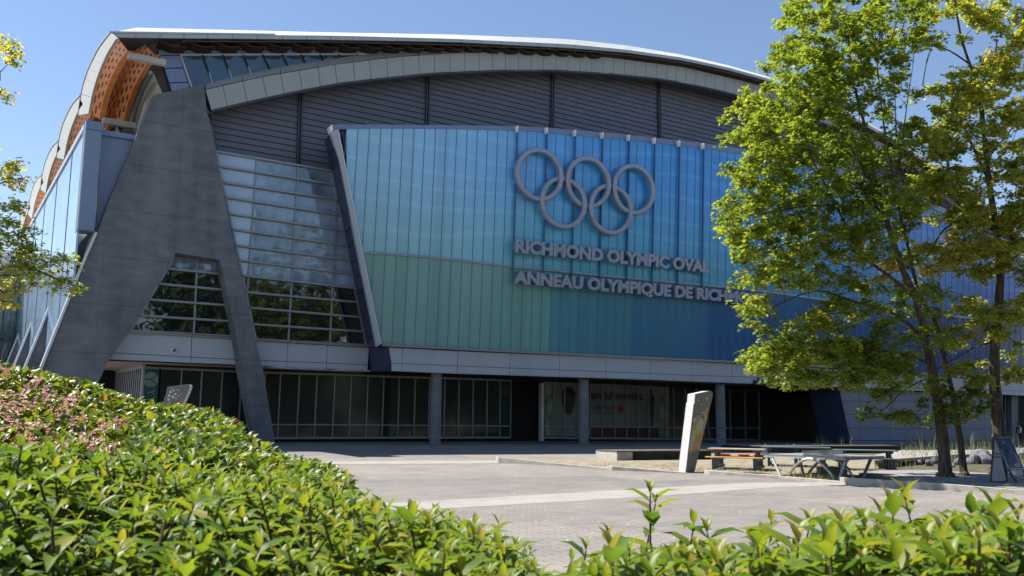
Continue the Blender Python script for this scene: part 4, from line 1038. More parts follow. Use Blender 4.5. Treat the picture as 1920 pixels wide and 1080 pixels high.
for i in range(5):
    m = MB(); n_ = 96; prof = [(Ro, .06), (Ro-.06, 0), (Ri+.06, 0), (Ri, .06), (Ri, .34), (Ro, .34)]
    cx, cy = loc[i]
    for k_ in range(n_):
        t_ = 2*math.pi*k_/n_; px_, py_ = cx+Rm*math.cos(t_), cy+Rm*math.sin(t_)
        off = 0
        for (q, s1) in bumps[i]:
            dd = math.hypot(px_-q[0], py_-q[1]); off += s1*max(0, min(1, (1.15-dd)/.45))
        for r_, dz in prof:
            P = c0+UB*(cx+r_*math.cos(t_))+VB*(cy+r_*math.sin(t_))+BN*(dz+off)
            m.v.append(tuple(P))
    pn = len(prof)
    for k_ in range(n_):
        for e_ in range(pn):
            a_ = k_*pn+e_; b_ = k_*pn+(e_+1) % pn; c_ = ((k_+1) % n_)*pn+(e_+1) % pn; d_ = ((k_+1) % n_)*pn+e_
            m.f.append((a_, b_, c_, d_))
    m.build('ring', M['sign'], sgn)
st_ = MB()
for i in range(5):
    for t_ in (.8, 2.3, 4.0, 5.4):
        P = c0+UB*(loc[i][0]+Rm*math.cos(t_))+VB*(loc[i][1]+Rm*math.sin(t_)); st_.bar(P+BN*.3, P+BN*.6, .06, .06, back=UB)
st_.build('stand_off', M['signblue'], sgn)

def wall_text(name, body, a, b, hpx, label):
    p0, p1 = PB(a[0], a[1], -.42), PB(b[0], b[1], -.42)
    h = (PB(a[0], a[1]-hpx, -.42)-p0).dot(VB)
    t_ = thing(name, p0, label, 'sign')
    put_text('lettering', body, p0, p1, h, M['sign'], t_, up=VB, out=-BN, bold=.05, depth=.30, spacing=1.0)
    rb = MB()
    for f_ in (.12, .86):
        rb.bar(p0+VB*h*f_+BN*.12, p1+VB*h*f_+BN*.12, .07, .08, back=BN)
    rb.build('carrier_rail', M['signblue'], t_)
    return t_
wall_text('arena_lettering', 'RICHMOND OLYMPIC OVAL', (962.5, 474), (1326, 512.5), 27, 'grey metal letters reading RICHMOND OLYMPIC OVAL in the upper line')
wall_text('arena_lettering', 'ANNEAU OLYMPIQUE DE RICHMOND', (960, 532), (1437, 573), 26, 'grey metal letters reading ANNEAU OLYMPIQUE DE RICHMOND in the lower line')
# ================================================================ GROUND PIECES, KERBS, POND
def strip(name, up, lo, mat, dz, n_=24, parent=None):
    m = MB(); x0, x1 = up[0][0], up[-1][0]; u0, u1 = lo[0][0], lo[-1][0]
    vs = []
    for i in range(n_+1):
        t = i/n_; a = x0+(x1-x0)*t; b = u0+(u1-u0)*t
        vs += [PG(b, interp(lo, b), dz), PG(a, interp(up, a), dz)]
    m.add(vs, [(2*i, 2*i+2, 2*i+3, 2*i+1) for i in range(n_)])
    return tag(m.build(name, mat), kind='structure')
strip('pale_paving_band', [(500, 956), (760, 941.7), (1400, 905), (1587, 903.5)], [(500, 975), (760, 957), (1043, 941.7), (1280, 926.7), (1447, 914), (1587, 909.5)], M['band'], .004)
strip('pale_paving_line', [(420, 866.5), (640, 864.7), (934, 863.2)], [(420, 873), (640, 870.7), (934, 868.8)], M['band'], .004)
strip('gravel_ground', [(955, 862), (1157, 860), (1330, 862), (1480, 858), (1660, 866)], [(955, 868), (1147, 878), (1290, 886), (1587, 907), (1660, 905)], M['gravel'], .006)
strip('pond_bed', [(1640, 858), (1760, 846), (1960, 846)], [(1640, 888), (1760, 884), (1960, 898)], M['earth'], .012)
strip('shaded_planting_bed', [(1430, 836), (1700, 834), (1960, 836)], [(1430, 850), (1640, 858.5), (1960, 847)], M['earth'], .009)
def kerb(pts, label, depth=.34, mat='conc_lt'):
    """pts: (px, base y, top y) along the kerb"""
    m = MB(); bot, top = [], []
    for (x_, yb_, yt_) in pts:
        P = PG(x_, yb_); f = Vector((math.sin(-YAW), math.cos(YAW), 0)); w = P.dot(f)
        zt__ = PD(x_, yt_, w).z
        bot.append(Vector((P.x, P.y, P.z-.1))); top.append(Vector((P.x, P.y, max(zt__, P.z+.03))))
    D = Vector((.08, depth, 0))
    for i in range(len(pts)-1):
        m.hexa([bot[i], bot[i+1], bot[i+1]+D, bot[i]+D], [top[i], top[i+1], top[i+1]+D, top[i]+D])
    o = m.build('stone_kerb', M[mat], bevel=.02)
    return tag(o, label, 'kerb', 'tapering kerbs along the edge of the plaza')
kerb([(934, 868, 856.5), (1040, 873.6, 868), (1147, 879.5, 878.5)], 'pale tapering kerb nearest the pillars, left of the dry gravel')
kerb([(1147, 882, 873.5), (1289, 888, 886)], 'low pale kerb ending at the foot of the leaning totem')
kerb([(1329, 890, 882), (1460, 898, 892), (1588, 907.5, 903)], 'grey kerb in front of the picnic and ping-pong tables')
kerb([(1588, 910, 895.5), (1760, 918.6, 906), (1930, 927.3, 919)], 'tallest kerb, running right in front of the tree slab')
# raised slab with the trees
m = MB(); ZSL = .14
tp_ = [PZ(1610, 887.5, ZSL), PZ(1770, 903.5, ZSL), PZ(1960, 921, ZSL), PZ(1960, 893, ZSL), PZ(1742, 881, ZSL), PZ(1648, 881.5, ZSL)]
m.prism([v-Vector((0, 0, .16)) for v in tp_], (0, 0, .16)); tag(m.build('tree_slab_pavement', M['slab'], bevel=.02), kind='structure')
# pale boardwalk above the pond
m = MB(); bw = [PZ(1640, 863, .42), PZ(1727, 857, .42), PZ(1790, 852, .42), PZ(1960, 850, .42), PZ(1960, 843.2, .42), PZ(1690, 844, .42), PZ(1640, 853, .42)]
m.prism([v-Vector((0, 0, .14)) for v in bw], (0, 0, .14)); tag(m.build('boardwalk_path', M['path']), kind='structure')
# timber benches / platforms
def platform(name, a, b, depth, h, label, conc_end=False, dirv=None):
    P, Q = PG(*a), PG(*b); Q = Vector((Q.x, Q.y, Q.z)); z = max(P.z, Q.z)
    t_ = thing(name, (P+Q)/2, label, 'bench', None)
    u = (Q-P); u.z = 0; L_ = u.length; u.normalize(); v = Vector((-u.y, u.x, 0))
    if v.y < 0: v = -v
    zb = min(P.z, Q.z)-.05; zt = z+h
    m = MB()
    def bx(s0, s1, d0, d1, z0, z1):
        c = [P+u*s0+v*d0, P+u*s1+v*d0, P+u*s1+v*d1, P+u*s0+v*d1]
        m.hexa([Vector((q.x, q.y, z0)) for q in c], [Vector((q.x, q.y, z1)) for q in c])
    nb = int(depth/.16)
    for i in range(nb): bx(0, L_, i*.16+.005, i*.16+.15, zt-.05, zt)
    m.build('board', M['deck'], t_)
    m = MB(); bx(.9 if conc_end else .1, L_-.1, .12, depth-.1, zb, zt-.052); m.build('dark_base', M['black2'], t_)
    if conc_end:
        m = MB(); bx(.02, .9, .04, depth-.05, zb, zt-.053); m.build('concrete_end', M['conc_lt'], t_, bevel=.015)
    return t_
M['black2'] = pbr('dark_base_concrete', (.045, .045, .038), .9, .2, 0, .4, 2, .4, 20)  # one dark tone for the base under the deck boards
platform('long_bench', (1157, 863.5), (1340, 861.5), 1.9, .44, 'low timber-topped bench with a concrete end, left of the leaning totem', True)
pf = platform('timber_platform', (1440, 851.5), (1688, 849.5), 4.2, .45, 'low dark timber platform behind the ping-pong table')
for i in range(8):
    m = MB(); P = PZ(1470+i*26, 838+(i % 2)*1.4, .45+.48+.0)
for i in range(9):
    q = PG(1440+i*27+8, 850.8); m = MB(); m.lathe((q.x, q.y+.5+(i % 2)*1.6, q.z+.47), [(.05, 0), (.05, .05), (.02, .07)], 8)
    m.build('stud', M['steel'], pf)

# boulders
def boulder(c, r_, sq, seed, label):
    rnd = random.Random(seed); m = MB(); n1, n2 = 10, 14; fr_ = [(rnd.uniform(-1, 1), rnd.uniform(-1, 1), rnd.uniform(-1, 1), rnd.uniform(.25, .7)) for _ in range(16)]
    vs = []
    for i in range(n1+1):
        th = math.pi*i/n1
        for j in range(n2):
            ph = 2*math.pi*j/n2; d_ = Vector((math.sin(th)*math.cos(ph), math.sin(th)*math.sin(ph), math.cos(th)))
            k_ = 1.0
            for a, b, cc_, s_ in fr_: k_ -= s_*max(0, d_.dot(Vector((a, b, cc_)).normalized())-.62)
            vs.append(c+Vector((d_.x*r_*k_, d_.y*r_*k_*.8, d_.z*r_*sq*k_)))
    m.add(vs, [(i*n2+j, i*n2+(j+1) % n2, (i+1)*n2+(j+1) % n2, (i+1)*n2+j) for i in range(n1) for j in range(n2)])
    o = m.build('boulder', M['rock']); tag(o, label, 'boulder', 'boulders in the dry pond')
bl = [(1823, 870, .55), (1838, 866, .7), (1851, 871, .45), (1848, 862, .5), (1829, 860, .45), (1742, 874, .3), (1752, 870, .34), (1732, 869, .28), (1722, 872, .22), (1780, 868, .34), (1797, 872, .3), (1915, 858, .6), (1928, 862, .7), (1712, 866, .25), (1785, 876, .2)]
for i, (x_, y_, r_) in enumerate(bl):
    P = PG(x_, y_); boulder(P+Vector((0, 0, r_*.35)), r_, .85, i, 'grey-violet boulder lying with others like it in the dry pond behind the trees')

# fallen petals and litter specks on the paving
m = MB(); rnd = random.Random(77)
for _ in range(420):
    x_, y_ = rnd.uniform(600, 1920), rnd.uniform(872, 1030)
    P = PG(x_, y_, .012); a = rnd.uniform(0, 3.14); s_ = rnd.uniform(.012, .035); d_ = Vector((math.cos(a), math.sin(a), .2))*s_; e_ = Vector((-d_.y, d_.x, .1*s_))*.6
    m.add([P-d_, P+e_, P+d_, P-e_], [(0, 1, 2, 3)])
M['petal'] = pbr('fallen_petal', (.55, .52, .44), .8, .2, 0, .3, 9)
o_ = m.build('fallen_petals', M['petal']); tag(o_, 'scattered pale petals and leaf scraps on the plaza paving', 'petals', None, 'stuff')

# ================================================================ STREET FURNITURE
FW = Vector((math.sin(-YAW), math.cos(YAW), 0)); RT_ = Vector((math.cos(YAW), math.sin(YAW), 0))
# leaning wayfinding totems
def totem(outline, edge_px, w0, label, disp=None, marks=(), side=(-.26, .28), facedir=(.74, .66)):
    p0 = PD(edge_px[0], edge_px[1], w0); dirv = RT_*facedir[0]+FW*facedir[1]; nrm = Vector((-dirv.y, dirv.x, 0)).normalized()
    if nrm.dot(O-p0) < 0: nrm = -nrm
    sv = RT_*side[0]+FW*side[1]
    F = [PPL(a, b, p0, nrm) for a, b in outline]
    bz = min(v.z for v in F)
    t_ = thing('wayfinding_totem', (p0.x, p0.y, bz), label, 'totem', 'leaning wayfinding totems on the plaza')
    m = MB(); m.prism([v+sv*.04 for v in F], sv*.92); m.build('body', M['totem_side'], t_, bevel=.01)
    m = MB(); m.prism(F, sv*.03); m.build('front_plate', M['totem_face'], t_)
    if disp:
        m = MB(); m.prism([PPL(a, b, p0+nrm*.008, nrm) for a, b in disp], -nrm*.006); m.build('map_panel', M['map'], t_)
    for mk in marks:
        m = MB()
        if len(mk) == 3:
            c = PPL(mk[0], mk[1], p0+nrm*.012, nrm); r_ = mk[2]; du = dirv.normalized()
            m.prism([c+du*math.cos(a)*r_+Vector((0, 0, 1))*math.sin(a)*r_ for a in [2*math.pi*i/10 for i in range(10)]], -nrm*.004)
        else:
            c = PPL(mk[0], mk[1], p0+nrm*.012, nrm); r_ = mk[2]; du = dirv.normalized(); pts = []
            for i in range(16):
                a = 2*math.pi*i/16; rr = r_*(1 if i % 4 == 0 else (.62 if i % 4 == 2 else .22)); pts.append(c+du*math.cos(a)*rr+Vector((0, 0, 1))*math.sin(a)*rr)
            m.prism(pts, -nrm*.004)
        m.build('white_mark', M['totem_ink'], t_)
    return t_
def map_mat():
    m, N, L, b = nodes('printed_map'); b.inputs['Roughness'].default_value = .3
    tc = N.new('ShaderNodeTexCoord'); no = N.new('ShaderNodeTexNoise'); no.inputs['Scale'].default_value = .8; no.inputs['Detail'].default_value = 1.5; no.inputs['Distortion'].default_value = 1.6
    L.new(tc.outputs['Object'], no.inputs['Vector']); cr = N.new('ShaderNodeValToRGB'); e = cr.color_ramp.elements
    e[0].position = .3; e[0].color = (.30, .42, .40, 1); e[1].position = .72; e[1].color = (.45, .50, .46, 1)
    for p, c in ((.42, (.36, .44, .38, 1)), (.47, (.40, .38, .12, 1)), (.505, (.50, .15, .04, 1)), (.53, (.42, .30, .20, 1)), (.57, (.15, .23, .21, 1)), (.64, (.36, .45, .42, 1))):
        q = e.new(p); q.color = c
    L.new(no.outputs['Fac'], cr.inputs['Fac']); L.new(cr.outputs[0], b.inputs['Base Color']); return m
M['map'] = map_mat()
T1 = totem([(1304, 739), (1331.7, 733), (1335.5, 734.5), (1337, 739), (1335, 748), (1326, 786), (1302, 886), (1286, 886), (1301.2, 757), (1302.6, 755)], (1304, 739), 35.0,
      'sunlit leaning totem with a coloured map panel, beside the picnic tables',
      [(1328.5, 763), (1325.5, 786), (1310.5, 843), (1292.7, 848.5), (1300, 786)], [(1325, 747, .11, 1), (1309, 750.5, .035), (1315, 757.5, .025)])
m = MB(); d1 = (RT_*.74+FW*.66).normalized(); p0_ = PD(1304, 739, 35.0); nn_ = Vector((-d1.y, d1.x, 0)).normalized(); nn_ = nn_ if nn_.dot(O-p0_) > 0 else -nn_
for k_ in range(3):
    a = PPL(1312+k_*1.2, 777+k_*3.4, p0_+nn_*.014, nn_); m.bar(a, a+d1*.22, .035, .004, back=nn_)
m.build('map_caption', M['ink'], T1)
T2 = totem([(314, 726), (352, 721), (355.5, 722.5), (355.5, 726), (351.7, 736), (337.5, 767), (296, 886), (276, 886), (304, 767), (309, 745), (311, 743)], (314, 726), 34.0,
      'shaded grey totem half hidden behind the flowering hedge',
      [(345, 748), (337, 767), (318, 800), (309, 765)], [(320+a, 735+b, r_) for a, b, r_ in ((0, 0, .05), (6, -3, .035), (9, 4, .045), (-3, 7, .05), (4, 9, .055), (10, 12, .03), (-4, 14, .045), (15, 7, .025), (2, -6, .025), (13, -4, .025), (20, 3, .02), (-2, 20, .03))], side=(-.02, .35), facedir=(.97, .25))

# sandwich board under the right-hand tree
w_ = 29.6
t_ = thing('sandwich_board', PD(1882, 903, w_), 'large sandwich board with a dark blue poster, at the foot of the right-hand tree', 'sandwich board')
def quadpanel(mb, pts, th): mb.prism(pts, th)
m = MB(); q = [PD(1857.8, 904, w_+.1), PD(1888.5, 902.5, w_-.2), PD(1872.5, 823, w_+.1), PD(1864, 822, w_+.3)]; m.prism(q, FW*.035+RT_*.01); m.build('back_panel', M['signpanel'], t_)
m = MB(); 
for a, b in ((0, 1), (1, 2), (2, 3), (3, 0)): m.bar(q[a], q[b], .045, .05, back=FW)
for yy in (851, 857): m.bar(PD(1862.5, yy, w_+.12), PD(1879, yy, w_), .03, .05, back=FW)
m.build('frame', M['frame'], t_)
m = MB(); q = [PD(1891, 880, w_-.35), PD(1918.5, 879.5, w_+.6), PD(1893, 820.5, w_+.75), PD(1866.5, 822, w_+.2)]; m.prism(q, (FW*.03-RT_*.02)); m.build('poster_panel', M['poster_dark'], t_)
n_q = (q[1]-q[0]).cross(q[3]-q[0]).normalized()
if n_q.dot(O-q[0]) < 0: n_q = -n_q
def onq(u, v): return (q[0].lerp(q[1], u)).lerp(q[3].lerp(q[2], u), v)+n_q*.012
m = MB()
for a, b in ((0, 1), (1, 2), (2, 3), (3, 0)): m.bar(q[a], q[b], .05, .05, back=n_q)
m.bar(q[0], PD(1906, 905, w_-.4), .05, .05); m.bar(q[1], PD(1924, 900, w_+.5), .05, .05); m.build('frame', M['frame'], t_)
m = MB(); m.prism([onq(a, b) for a, b in ((.5, .06), (.95, .06), (.95, .45), (.72, .62), (.45, .35))], -n_q*.006); m.build('poster_print', M['poster_white'], t_)
m = MB(); m.prism([onq(a, b) for a, b in ((.04, .05), (.32, .05), (.45, .42), (.25, .72), (.04, .6))], -n_q*.006); m.build('poster_print', M['poster_teal'], t_)
m = MB(); m.prism([onq(a, b) for a, b in ((.30, .5), (.40, .55), (.47, .72), (.56, .74), (.52, .86), (.40, .9), (.28, .78), (.24, .6))], -n_q*.007); m.build('poster_print', M['poster_white'], t_)
m = MB()
for k_ in range(3): m.bar(onq(.6, .38-k_*.08)+n_q*.004, onq(.85, .38-k_*.08)+n_q*.004, .025, .003, back=n_q)
m.build('poster_lines', M['poster_dark'], t_)
m = MB(); a = PD(1904.5, 890.5, 31.2); b = PD(1935, 890.5, 31.4); m.hexa([a, b, b+FW*.5, a+FW*.5], [v+Vector((0, 0, .22)) for v in (a, b, b+FW*.5, a+FW*.5)])
c_ = a+FW*.1+Vector((0, 0, -.25)); m.box(c_.x, c_.x+.06, c_.y, c_.y+.06, ZSL, a.z+.01); c_ = b-RT_*.1+FW*.3; m.box(c_.x-.06, c_.x, c_.y, c_.y+.06, ZSL, a.z+.01)
tag(m.build('white_bench', M['white'], bevel=.015), 'low white bench end showing behind the dark sandwich board', 'bench')

# boards by the shop door
def easel(x0, x1, y0, y1, mat, label, lean=.12):
    P = PG((x0+x1)/2, y1); w = P.dot(FW)
    t_ = thing('display_board', P, label, 'board')
    a, b = PD(x0, y1, w), PD(x1, y1, w); c, d = PD(x1, y0, w+lean), PD(x0, y0, w+lean); h = (d-a)
    m = MB(); m.prism([a+h*.18, b+h*.18, c, d], FW*.03); m.build('panel', mat, t_)
    m = MB(); m.bar(a, d, .04, .04, back=FW); m.bar(b, c, .04, .04, back=FW); m.bar((c+d)/2, (a+b)/2+FW*.6, .04, .04, back=FW); m.bar(a+h*.18, b+h*.18, .04, .05, back=FW); m.build('frame', M['steel'], t_)
    m = MB()
    for k_ in range(4): m.bar(a.lerp(b, .15)+h*(.4+.12*k_)-FW*.01, a.lerp(b, .85)+h*(.4+.12*k_)-FW*.01, .05, .006, back=FW)
    m.build('print_lines', M['poster_teal'], t_)
easel(1031, 1047.5, 797, 825.5, M['boardblue'], 'pale blue display board standing left of the second pillar by the shop door')
easel(1072.5, 1085, 789, 823, M['poster_white'], 'white leaning display board just left of the second pillar')
m = MB(); Yp = YS+1.9; m.prism([PY(976, 783, Yp), PY(991, 783, Yp), PY(991, 733, Yp), PY(976, 733, Yp)], (0, .03, 0)); t_ = m.build('hanging_poster', M['print_grey']); tag(t_, 'tall grey poster hanging in the dark entrance', 'poster')
m = MB(); m.prism([PY(979, 780, Yp-.01), PY(984.5, 780, Yp-.01), PY(985, 762, Yp-.01), PY(983, 757, Yp-.01), PY(980, 762, Yp-.01)], (0, .006, 0)); m.build('poster_figure', M['poster_dark'], t_)
m = MB(); m.prism([PY(992, 798.5, Yp-.3), PY(1008, 798.5, Yp-.3), PY(1008, 785, Yp-.3), PY(992, 785, Yp-.3)], (0, .03, 0)); t_ = m.build('entrance_notice', M['boardblue']); tag(t_, 'small bluish notice board in the dark entrance', 'notice')
m = MB(); a = PY(1000, 798, Yp-.29); m.box(a.x-.03, a.x+.03, a.y, a.y+.04, g(a.y), a.z); m.build('post', M['frame'], t_)

# litter bin
P = PG(1548, 828); w = P.dot(FW); s_ = w/FPX
t_ = thing('litter_bin', P, 'round metal litter bin with a domed top, against the dark slanted wall', 'litter bin')
m = MB(); m.lathe(P, [(7.5*s_, 0), (8.2*s_, 1*s_), (8.2*s_, 22*s_), (8.6*s_, 23*s_)], 20); m.build('drum', M['bin'], t_, smooth=False)
m = MB(); m.lathe(P+Vector((0, 0, 23.2*s_)), [(9.4*s_, 0), (9.6*s_, 2*s_), (9.4*s_, 5*s_), (8.5*s_, 8*s_), (5*s_, 9.6*s_), (.5*s_, 10*s_)], 20); m.build('lid', M['steel'], t_)

# picnic tables
def picnic(px, w, ang, L_, sc_, mats, label, h0=0):
    c = PD(px, 850, w); c = Vector((c.x, c.y, g(c.y)+h0)); u = RT_*math.cos(ang)+FW*math.sin(ang); v = Vector((-u.y, u.x, 0))
    t_ = thing('picnic_table', c, label, 'picnic table', 'picnic tables between the totem and the trees')
    def bx(m, s0, s1, d0, d1, z0, z1):
        q = [c+u*s0*sc_+v*d0*sc_, c+u*s1*sc_+v*d0*sc_, c+u*s1*sc_+v*d1*sc_, c+u*s0*sc_+v*d1*sc_]
        m.hexa([p+Vector((0, 0, z0*sc_)) for p in q], [p+Vector((0, 0, z1*sc_)) for p in q])
    topm, edgem, seatm, benchm, legm = mats; H = L_/2
    m = MB()
    for i in range(3): bx(m, -H, H, -.18+i*.19, .0+i*.19, .70, .745)
    m.build('tabletop', topm, t_, bevel=.008)
    m = MB(); bx(m, -H, H, -.39, -.19, .70, .745); m.build('top_edge_board', edgem, t_, bevel=.008)
    for sgn_, mt_ in ((-1, benchm), (1, seatm)):
        m = MB(); bx(m, -H, H, sgn_*.75-.14, sgn_*.75+.14, .42, .46); m.build('bench_board', mt_, t_, bevel=.008)
    if seatm is not benchm:
        for s0 in (-.75, -.05, .5):
            m = MB(); bx(m, s0*H, s0*H+.38, .50-.14, .50+.14, .47, .52); m.build('seat_pad', seatm, t_, bevel=.01)
    for s0 in (-H+.28, 0 if L_ > 2.2 else None, H-.28):
        if s0 is None: continue
        m = MB(); bx(m, s0-.05, s0+.05, -.30, -.20, .0, .70); bx(m, s0-.05, s0+.05, .20, .30, .0, .70); bx(m, s0-.05, s0+.05, -.82, -.72, 0, .42); bx(m, s0-.05, s0+.05, .72, .82, 0, .42)
        bx(m, s0+.051, s0+.11, -.9, .9, .34, .42); bx(m, s0+.051, s0+.11, -.36, .38, .62, .699); bx(m, s0+.051, s0+.11, -.8, .8, .06, .14)
        m.build('leg', legm, t_)
    return t_
picnic(1383, 37.4, math.radians(-24), 2.0, 1.12, (M['blue_paint'], M['yellow_paint'], M['orange_paint'], M['yellow_paint'], M['teal_paint']), 'painted picnic table with blue top, yellow edge and orange seats')
picnic(1492, 40.5, math.radians(-16), 2.6, 1.12, (M['bluegrey_paint'], M['bluegrey_paint'], M['bluegrey_paint'], M['bluegrey_paint'], M['teal_paint']), 'blue-grey picnic table right behind the left half of the ping-pong table')
picnic(1622, 38.5, math.radians(-12), 2.2, 1.12, (M['bluegrey_paint'], M['bluegrey_paint'], M['bluegrey_paint'], M['bluegrey_paint'], M['teal_paint']), 'dark picnic table at the right end of the ping-pong table')

# ping-pong table
t_ = thing('ping_pong_table', PD(1540, 895, 32.8), 'grey outdoor ping-pong table with a metal net and arched tube legs', 'table')
ZT = .80
def PW(px, w, z): d = ray(px, 800); p = PD(px, 800, w); return Vector((p.x, p.y, z))
N_, L_, R_ = PW(1582, 31.7, ZT), PW(1430, 34.2, ZT), PW(1656, 33.8, ZT); F_ = L_+R_-N_
m = MB(); m.prism([v-Vector((0, 0, .10)) for v in (N_, R_, F_, L_)], (0, 0, .10)); m.build('tabletop', M['tabletop'], t_, bevel=.012)
mid0, mid1 = (N_+L_)/2, (R_+F_)/2
m = MB(); e_ = (mid1-mid0)*.02
def net(a, b, z0, z1, th):
    n2 = (b-a).cross(Vector((0, 0, 1))).normalized()*th/2
    m.hexa([Vector((p.x, p.y, z0)) for p in (a-n2, b-n2, b+n2, a+n2)], [Vector((p.x, p.y, z1)) for p in (a-n2, b-n2, b+n2, a+n2)])
net(mid0, mid1, ZT+.16, ZT+.18, .03); net(mid0, mid1, ZT+.003, ZT+.02, .03)
for k_ in range(40):
    p = mid0.lerp(mid1, (k_+.5)/40); m.bar(p+Vector((0, 0, .02)), p+Vector((0, 0, .165)), .03, .012)
m.build('net', M['steel'], t_)
gz = .0
for (a, wa, b, wb, r_) in ((1446, 34.0, 1462, 33.2, .05), (1497, 34.4, 1504, 33.9, .05), (1584, 31.9, 1569, 31.9, .075), (1630, 33.2, 1612, 32.6, .06)):
    m = MB(); m.tube([PW(a, wa, ZT-.1), PW(b, wb, g(20.5))], r_, 10); m.build('leg', M['steel'], t_)
for (a, wa, b, wb) in ((1474, 33.2, 1561, 31.8), (1511, 34.2, 1597, 32.8)):
    A_, B_ = PW(a, wa, .0), PW(b, wb, .0); m = MB()
    m.tube([A_.lerp(B_, t)+Vector((0, 0, .70*math.sin(math.pi*t)**.75)) for t in [i/16 for i in range(17)]], .05, 8); m.build('arch_leg', M['steel'], t_)
m = MB(); a, b = PW(1536, 33.4, 0), PW(1586, 33.6, 0); m.hexa([a, b, b+FW*.5, a+FW*.5], [v+Vector((0, 0, .36)) for v in (a, b, b+FW*.5, a+FW*.5)]); m.build('concrete_block', M['conc_gr'], t_, bevel=.02)

# person by the far doorway
def person():
    w = 70; gz = .45; b0 = PD(1913, 830, w); b0 = Vector((b0.x, b0.y, gz)); u = RT_; f = -FW
    t_ = thing('person', b0, 'person in a dark jacket over a white shirt, walking by the far right doorway', 'person')
    H = 1.66
    def J(a, b, z): return b0+u*a+f*b+Vector((0, 0, z))
    pts = [(J(0, 0, .92), .15), (J(0, 0, 1.1), .14), (J(0, .0, 1.32), .16), (J(0, 0, 1.44), .06), (J(0, .02, 1.5), .055), (J(0, .03, 1.58), .085), (J(0, .03, 1.66), .075),
           (J(.17, 0, 1.38), .06), (J(.21, .02, 1.12), .045), (J(.22, .12, .90), .035), (J(.22, .16, .82), .03),
           (J(-.17, 0, 1.38), .06), (J(-.21, -.02, 1.12), .045), (J(-.22, .04, .88), .035), (J(-.22, .07, .80), .03),
           (J(.09, 0, .86), .095), (J(.10, .10, .48), .062), (J(.10, .05, .09), .042), (J(.10, .18, .03), .035),
           (J(-.09, 0, .86), .095), (J(-.10, -.03, .48), .062), (J(-.10, -.22, .11), .042), (J(-.10, -.10, .03), .035)]
    ed = [(0, 1), (1, 2), (2, 3), (3, 4), (4, 5), (5, 6), (2, 7), (7, 8), (8, 9), (9, 10), (2, 11), (11, 12), (12, 13), (13, 14), (0, 15), (15, 16), (16, 17), (17, 18), (0, 19), (19, 20), (20, 21), (21, 22)]
    def skin(name, idx, grow, mat, parent):
        mp_ = {k: i for i, k in enumerate(idx)}
        me = bpy.data.meshes.new(name); me.from_pydata([pts[k][0] for k in idx], [(mp_[a], mp_[b]) for a, b in ed if a in mp_ and b in mp_], [])
        o = bpy.data.objects.new(name, me); COL.objects.link(o); me.materials.append(mat)
        md = o.modifiers.new('skin', 'SKIN'); md.use_smooth_shade = True
        for i, k in enumerate(idx): me.skin_vertices[0].data[i].radius = (pts[k][1]+grow, pts[k][1]*.85+grow)
        me.skin_vertices[0].data[0].use_root = True
        sb = o.modifiers.new('sub', 'SUBSURF'); sb.levels = 1; sb.render_levels = 1
        o.parent = parent; o.matrix_parent_inverse = Matrix.Translation(-root_loc(parent)); return o
    skin('body', list(range(23)), 0, M['skin'], t_)
    skin('trousers', [0, 15, 16, 17, 19, 20, 21], .018, M['cloth_dark'], t_)
    skin('jacket', [1, 2, 7, 8, 9, 11, 12, 13], .022, M['cloth_dark'], t_)
    m = MB(); m.prism([J(-.05, .20, 1.0), J(.05, .20, 1.0), J(.06, .19, 1.36), J(-.06, .19, 1.36)], f*.02); m.build('shirt', M['cloth_white'], t_)
    m = MB(); c = J(0, .0, 1.64); m.lathe(c, [(.11, -.08), (.115, 0), (.09, .07), (.02, .1)], 12); m.build('hair', M['hair'], t_, smooth=True)
person()

# far-left annex: dark green glass under a pale roof
t_ = thing('glass_annex', (-20, 95, .5), 'dark green glass building under a pale flat roof at the far left edge', 'building')
m = MB(); Ya = 88; A_ = PY(-160, 700, Ya); B_ = PY(41, 700, Ya); zt_a = PY(20, 512, Ya).z
m.box(A_.x, B_.x, Ya, Ya+8, .4, zt_a); m.build('glass_wall', M['glass_annex'], t_)
m = MB()
for px_ in (-100, -60, -25, 6, 34): q = PY(px_, 600, Ya); m.box(q.x-.07, q.x+.07, Ya-.08, Ya, .4, zt_a)
m.box(A_.x, B_.x, Ya-.08, Ya, PY(20, 637, Ya).z-.08, PY(20, 637, Ya).z+.08); m.build('mullions', M['frame'], t_)
m = MB(); m.box(A_.x-1, B_.x+.6, Ya-2.5, Ya+9, zt_a, zt_a+1.6); m.build('roof', M['white'], t_, bevel=.1)
# ================================================================ PLANTS
CI = CAMR.transposed()
def proj(P):
    d = CI @ (Vector(P)-O); return 960-FPX*d.x/d.z, 540+FPX*d.y/d.z
rng = np.random.default_rng(11)
def norm(a): return a/np.maximum(np.linalg.norm(a, axis=1, keepdims=True), 1e-9)
LEAF_T = np.array([(0, 0, 0), (.30, -.5, .10), (.30, 0, 0), (.30, .5, .10), (.68, -.36, .03), (.68, 0, -.05), (.68, .36, .03), (1, 0, -.26)], float)   # along, across, up
LEAF_F = [(0, 2, 1), (0, 3, 2), (1, 2, 5, 4), (2, 3, 6, 5), (4, 5, 7), (5, 6, 7)]
MAPLE_T = np.array([(0, 0, 0), (.22, -.16, .02), (.18, -.50, .10), (.45, -.30, .03), (.62, -.52, .08), (.68, -.18, 0), (1, 0, -.10), (.68, .18, 0), (.62, .52, .08), (.45, .30, .03), (.18, .50, .10), (.22, .16, .02)], float)
MAPLE_F = [(0, 11, 1), (11, 9, 10), (1, 2, 3), (1, 3, 9, 11), (3, 4, 5), (3, 5, 7, 9), (9, 7, 8), (5, 6, 7)]
PETAL_T = np.array([(0, 0, 0), (.6, -.4, .15), (1, 0, .3), (.6, .4, .15)], float); PETAL_F = [(0, 1, 2, 3)]
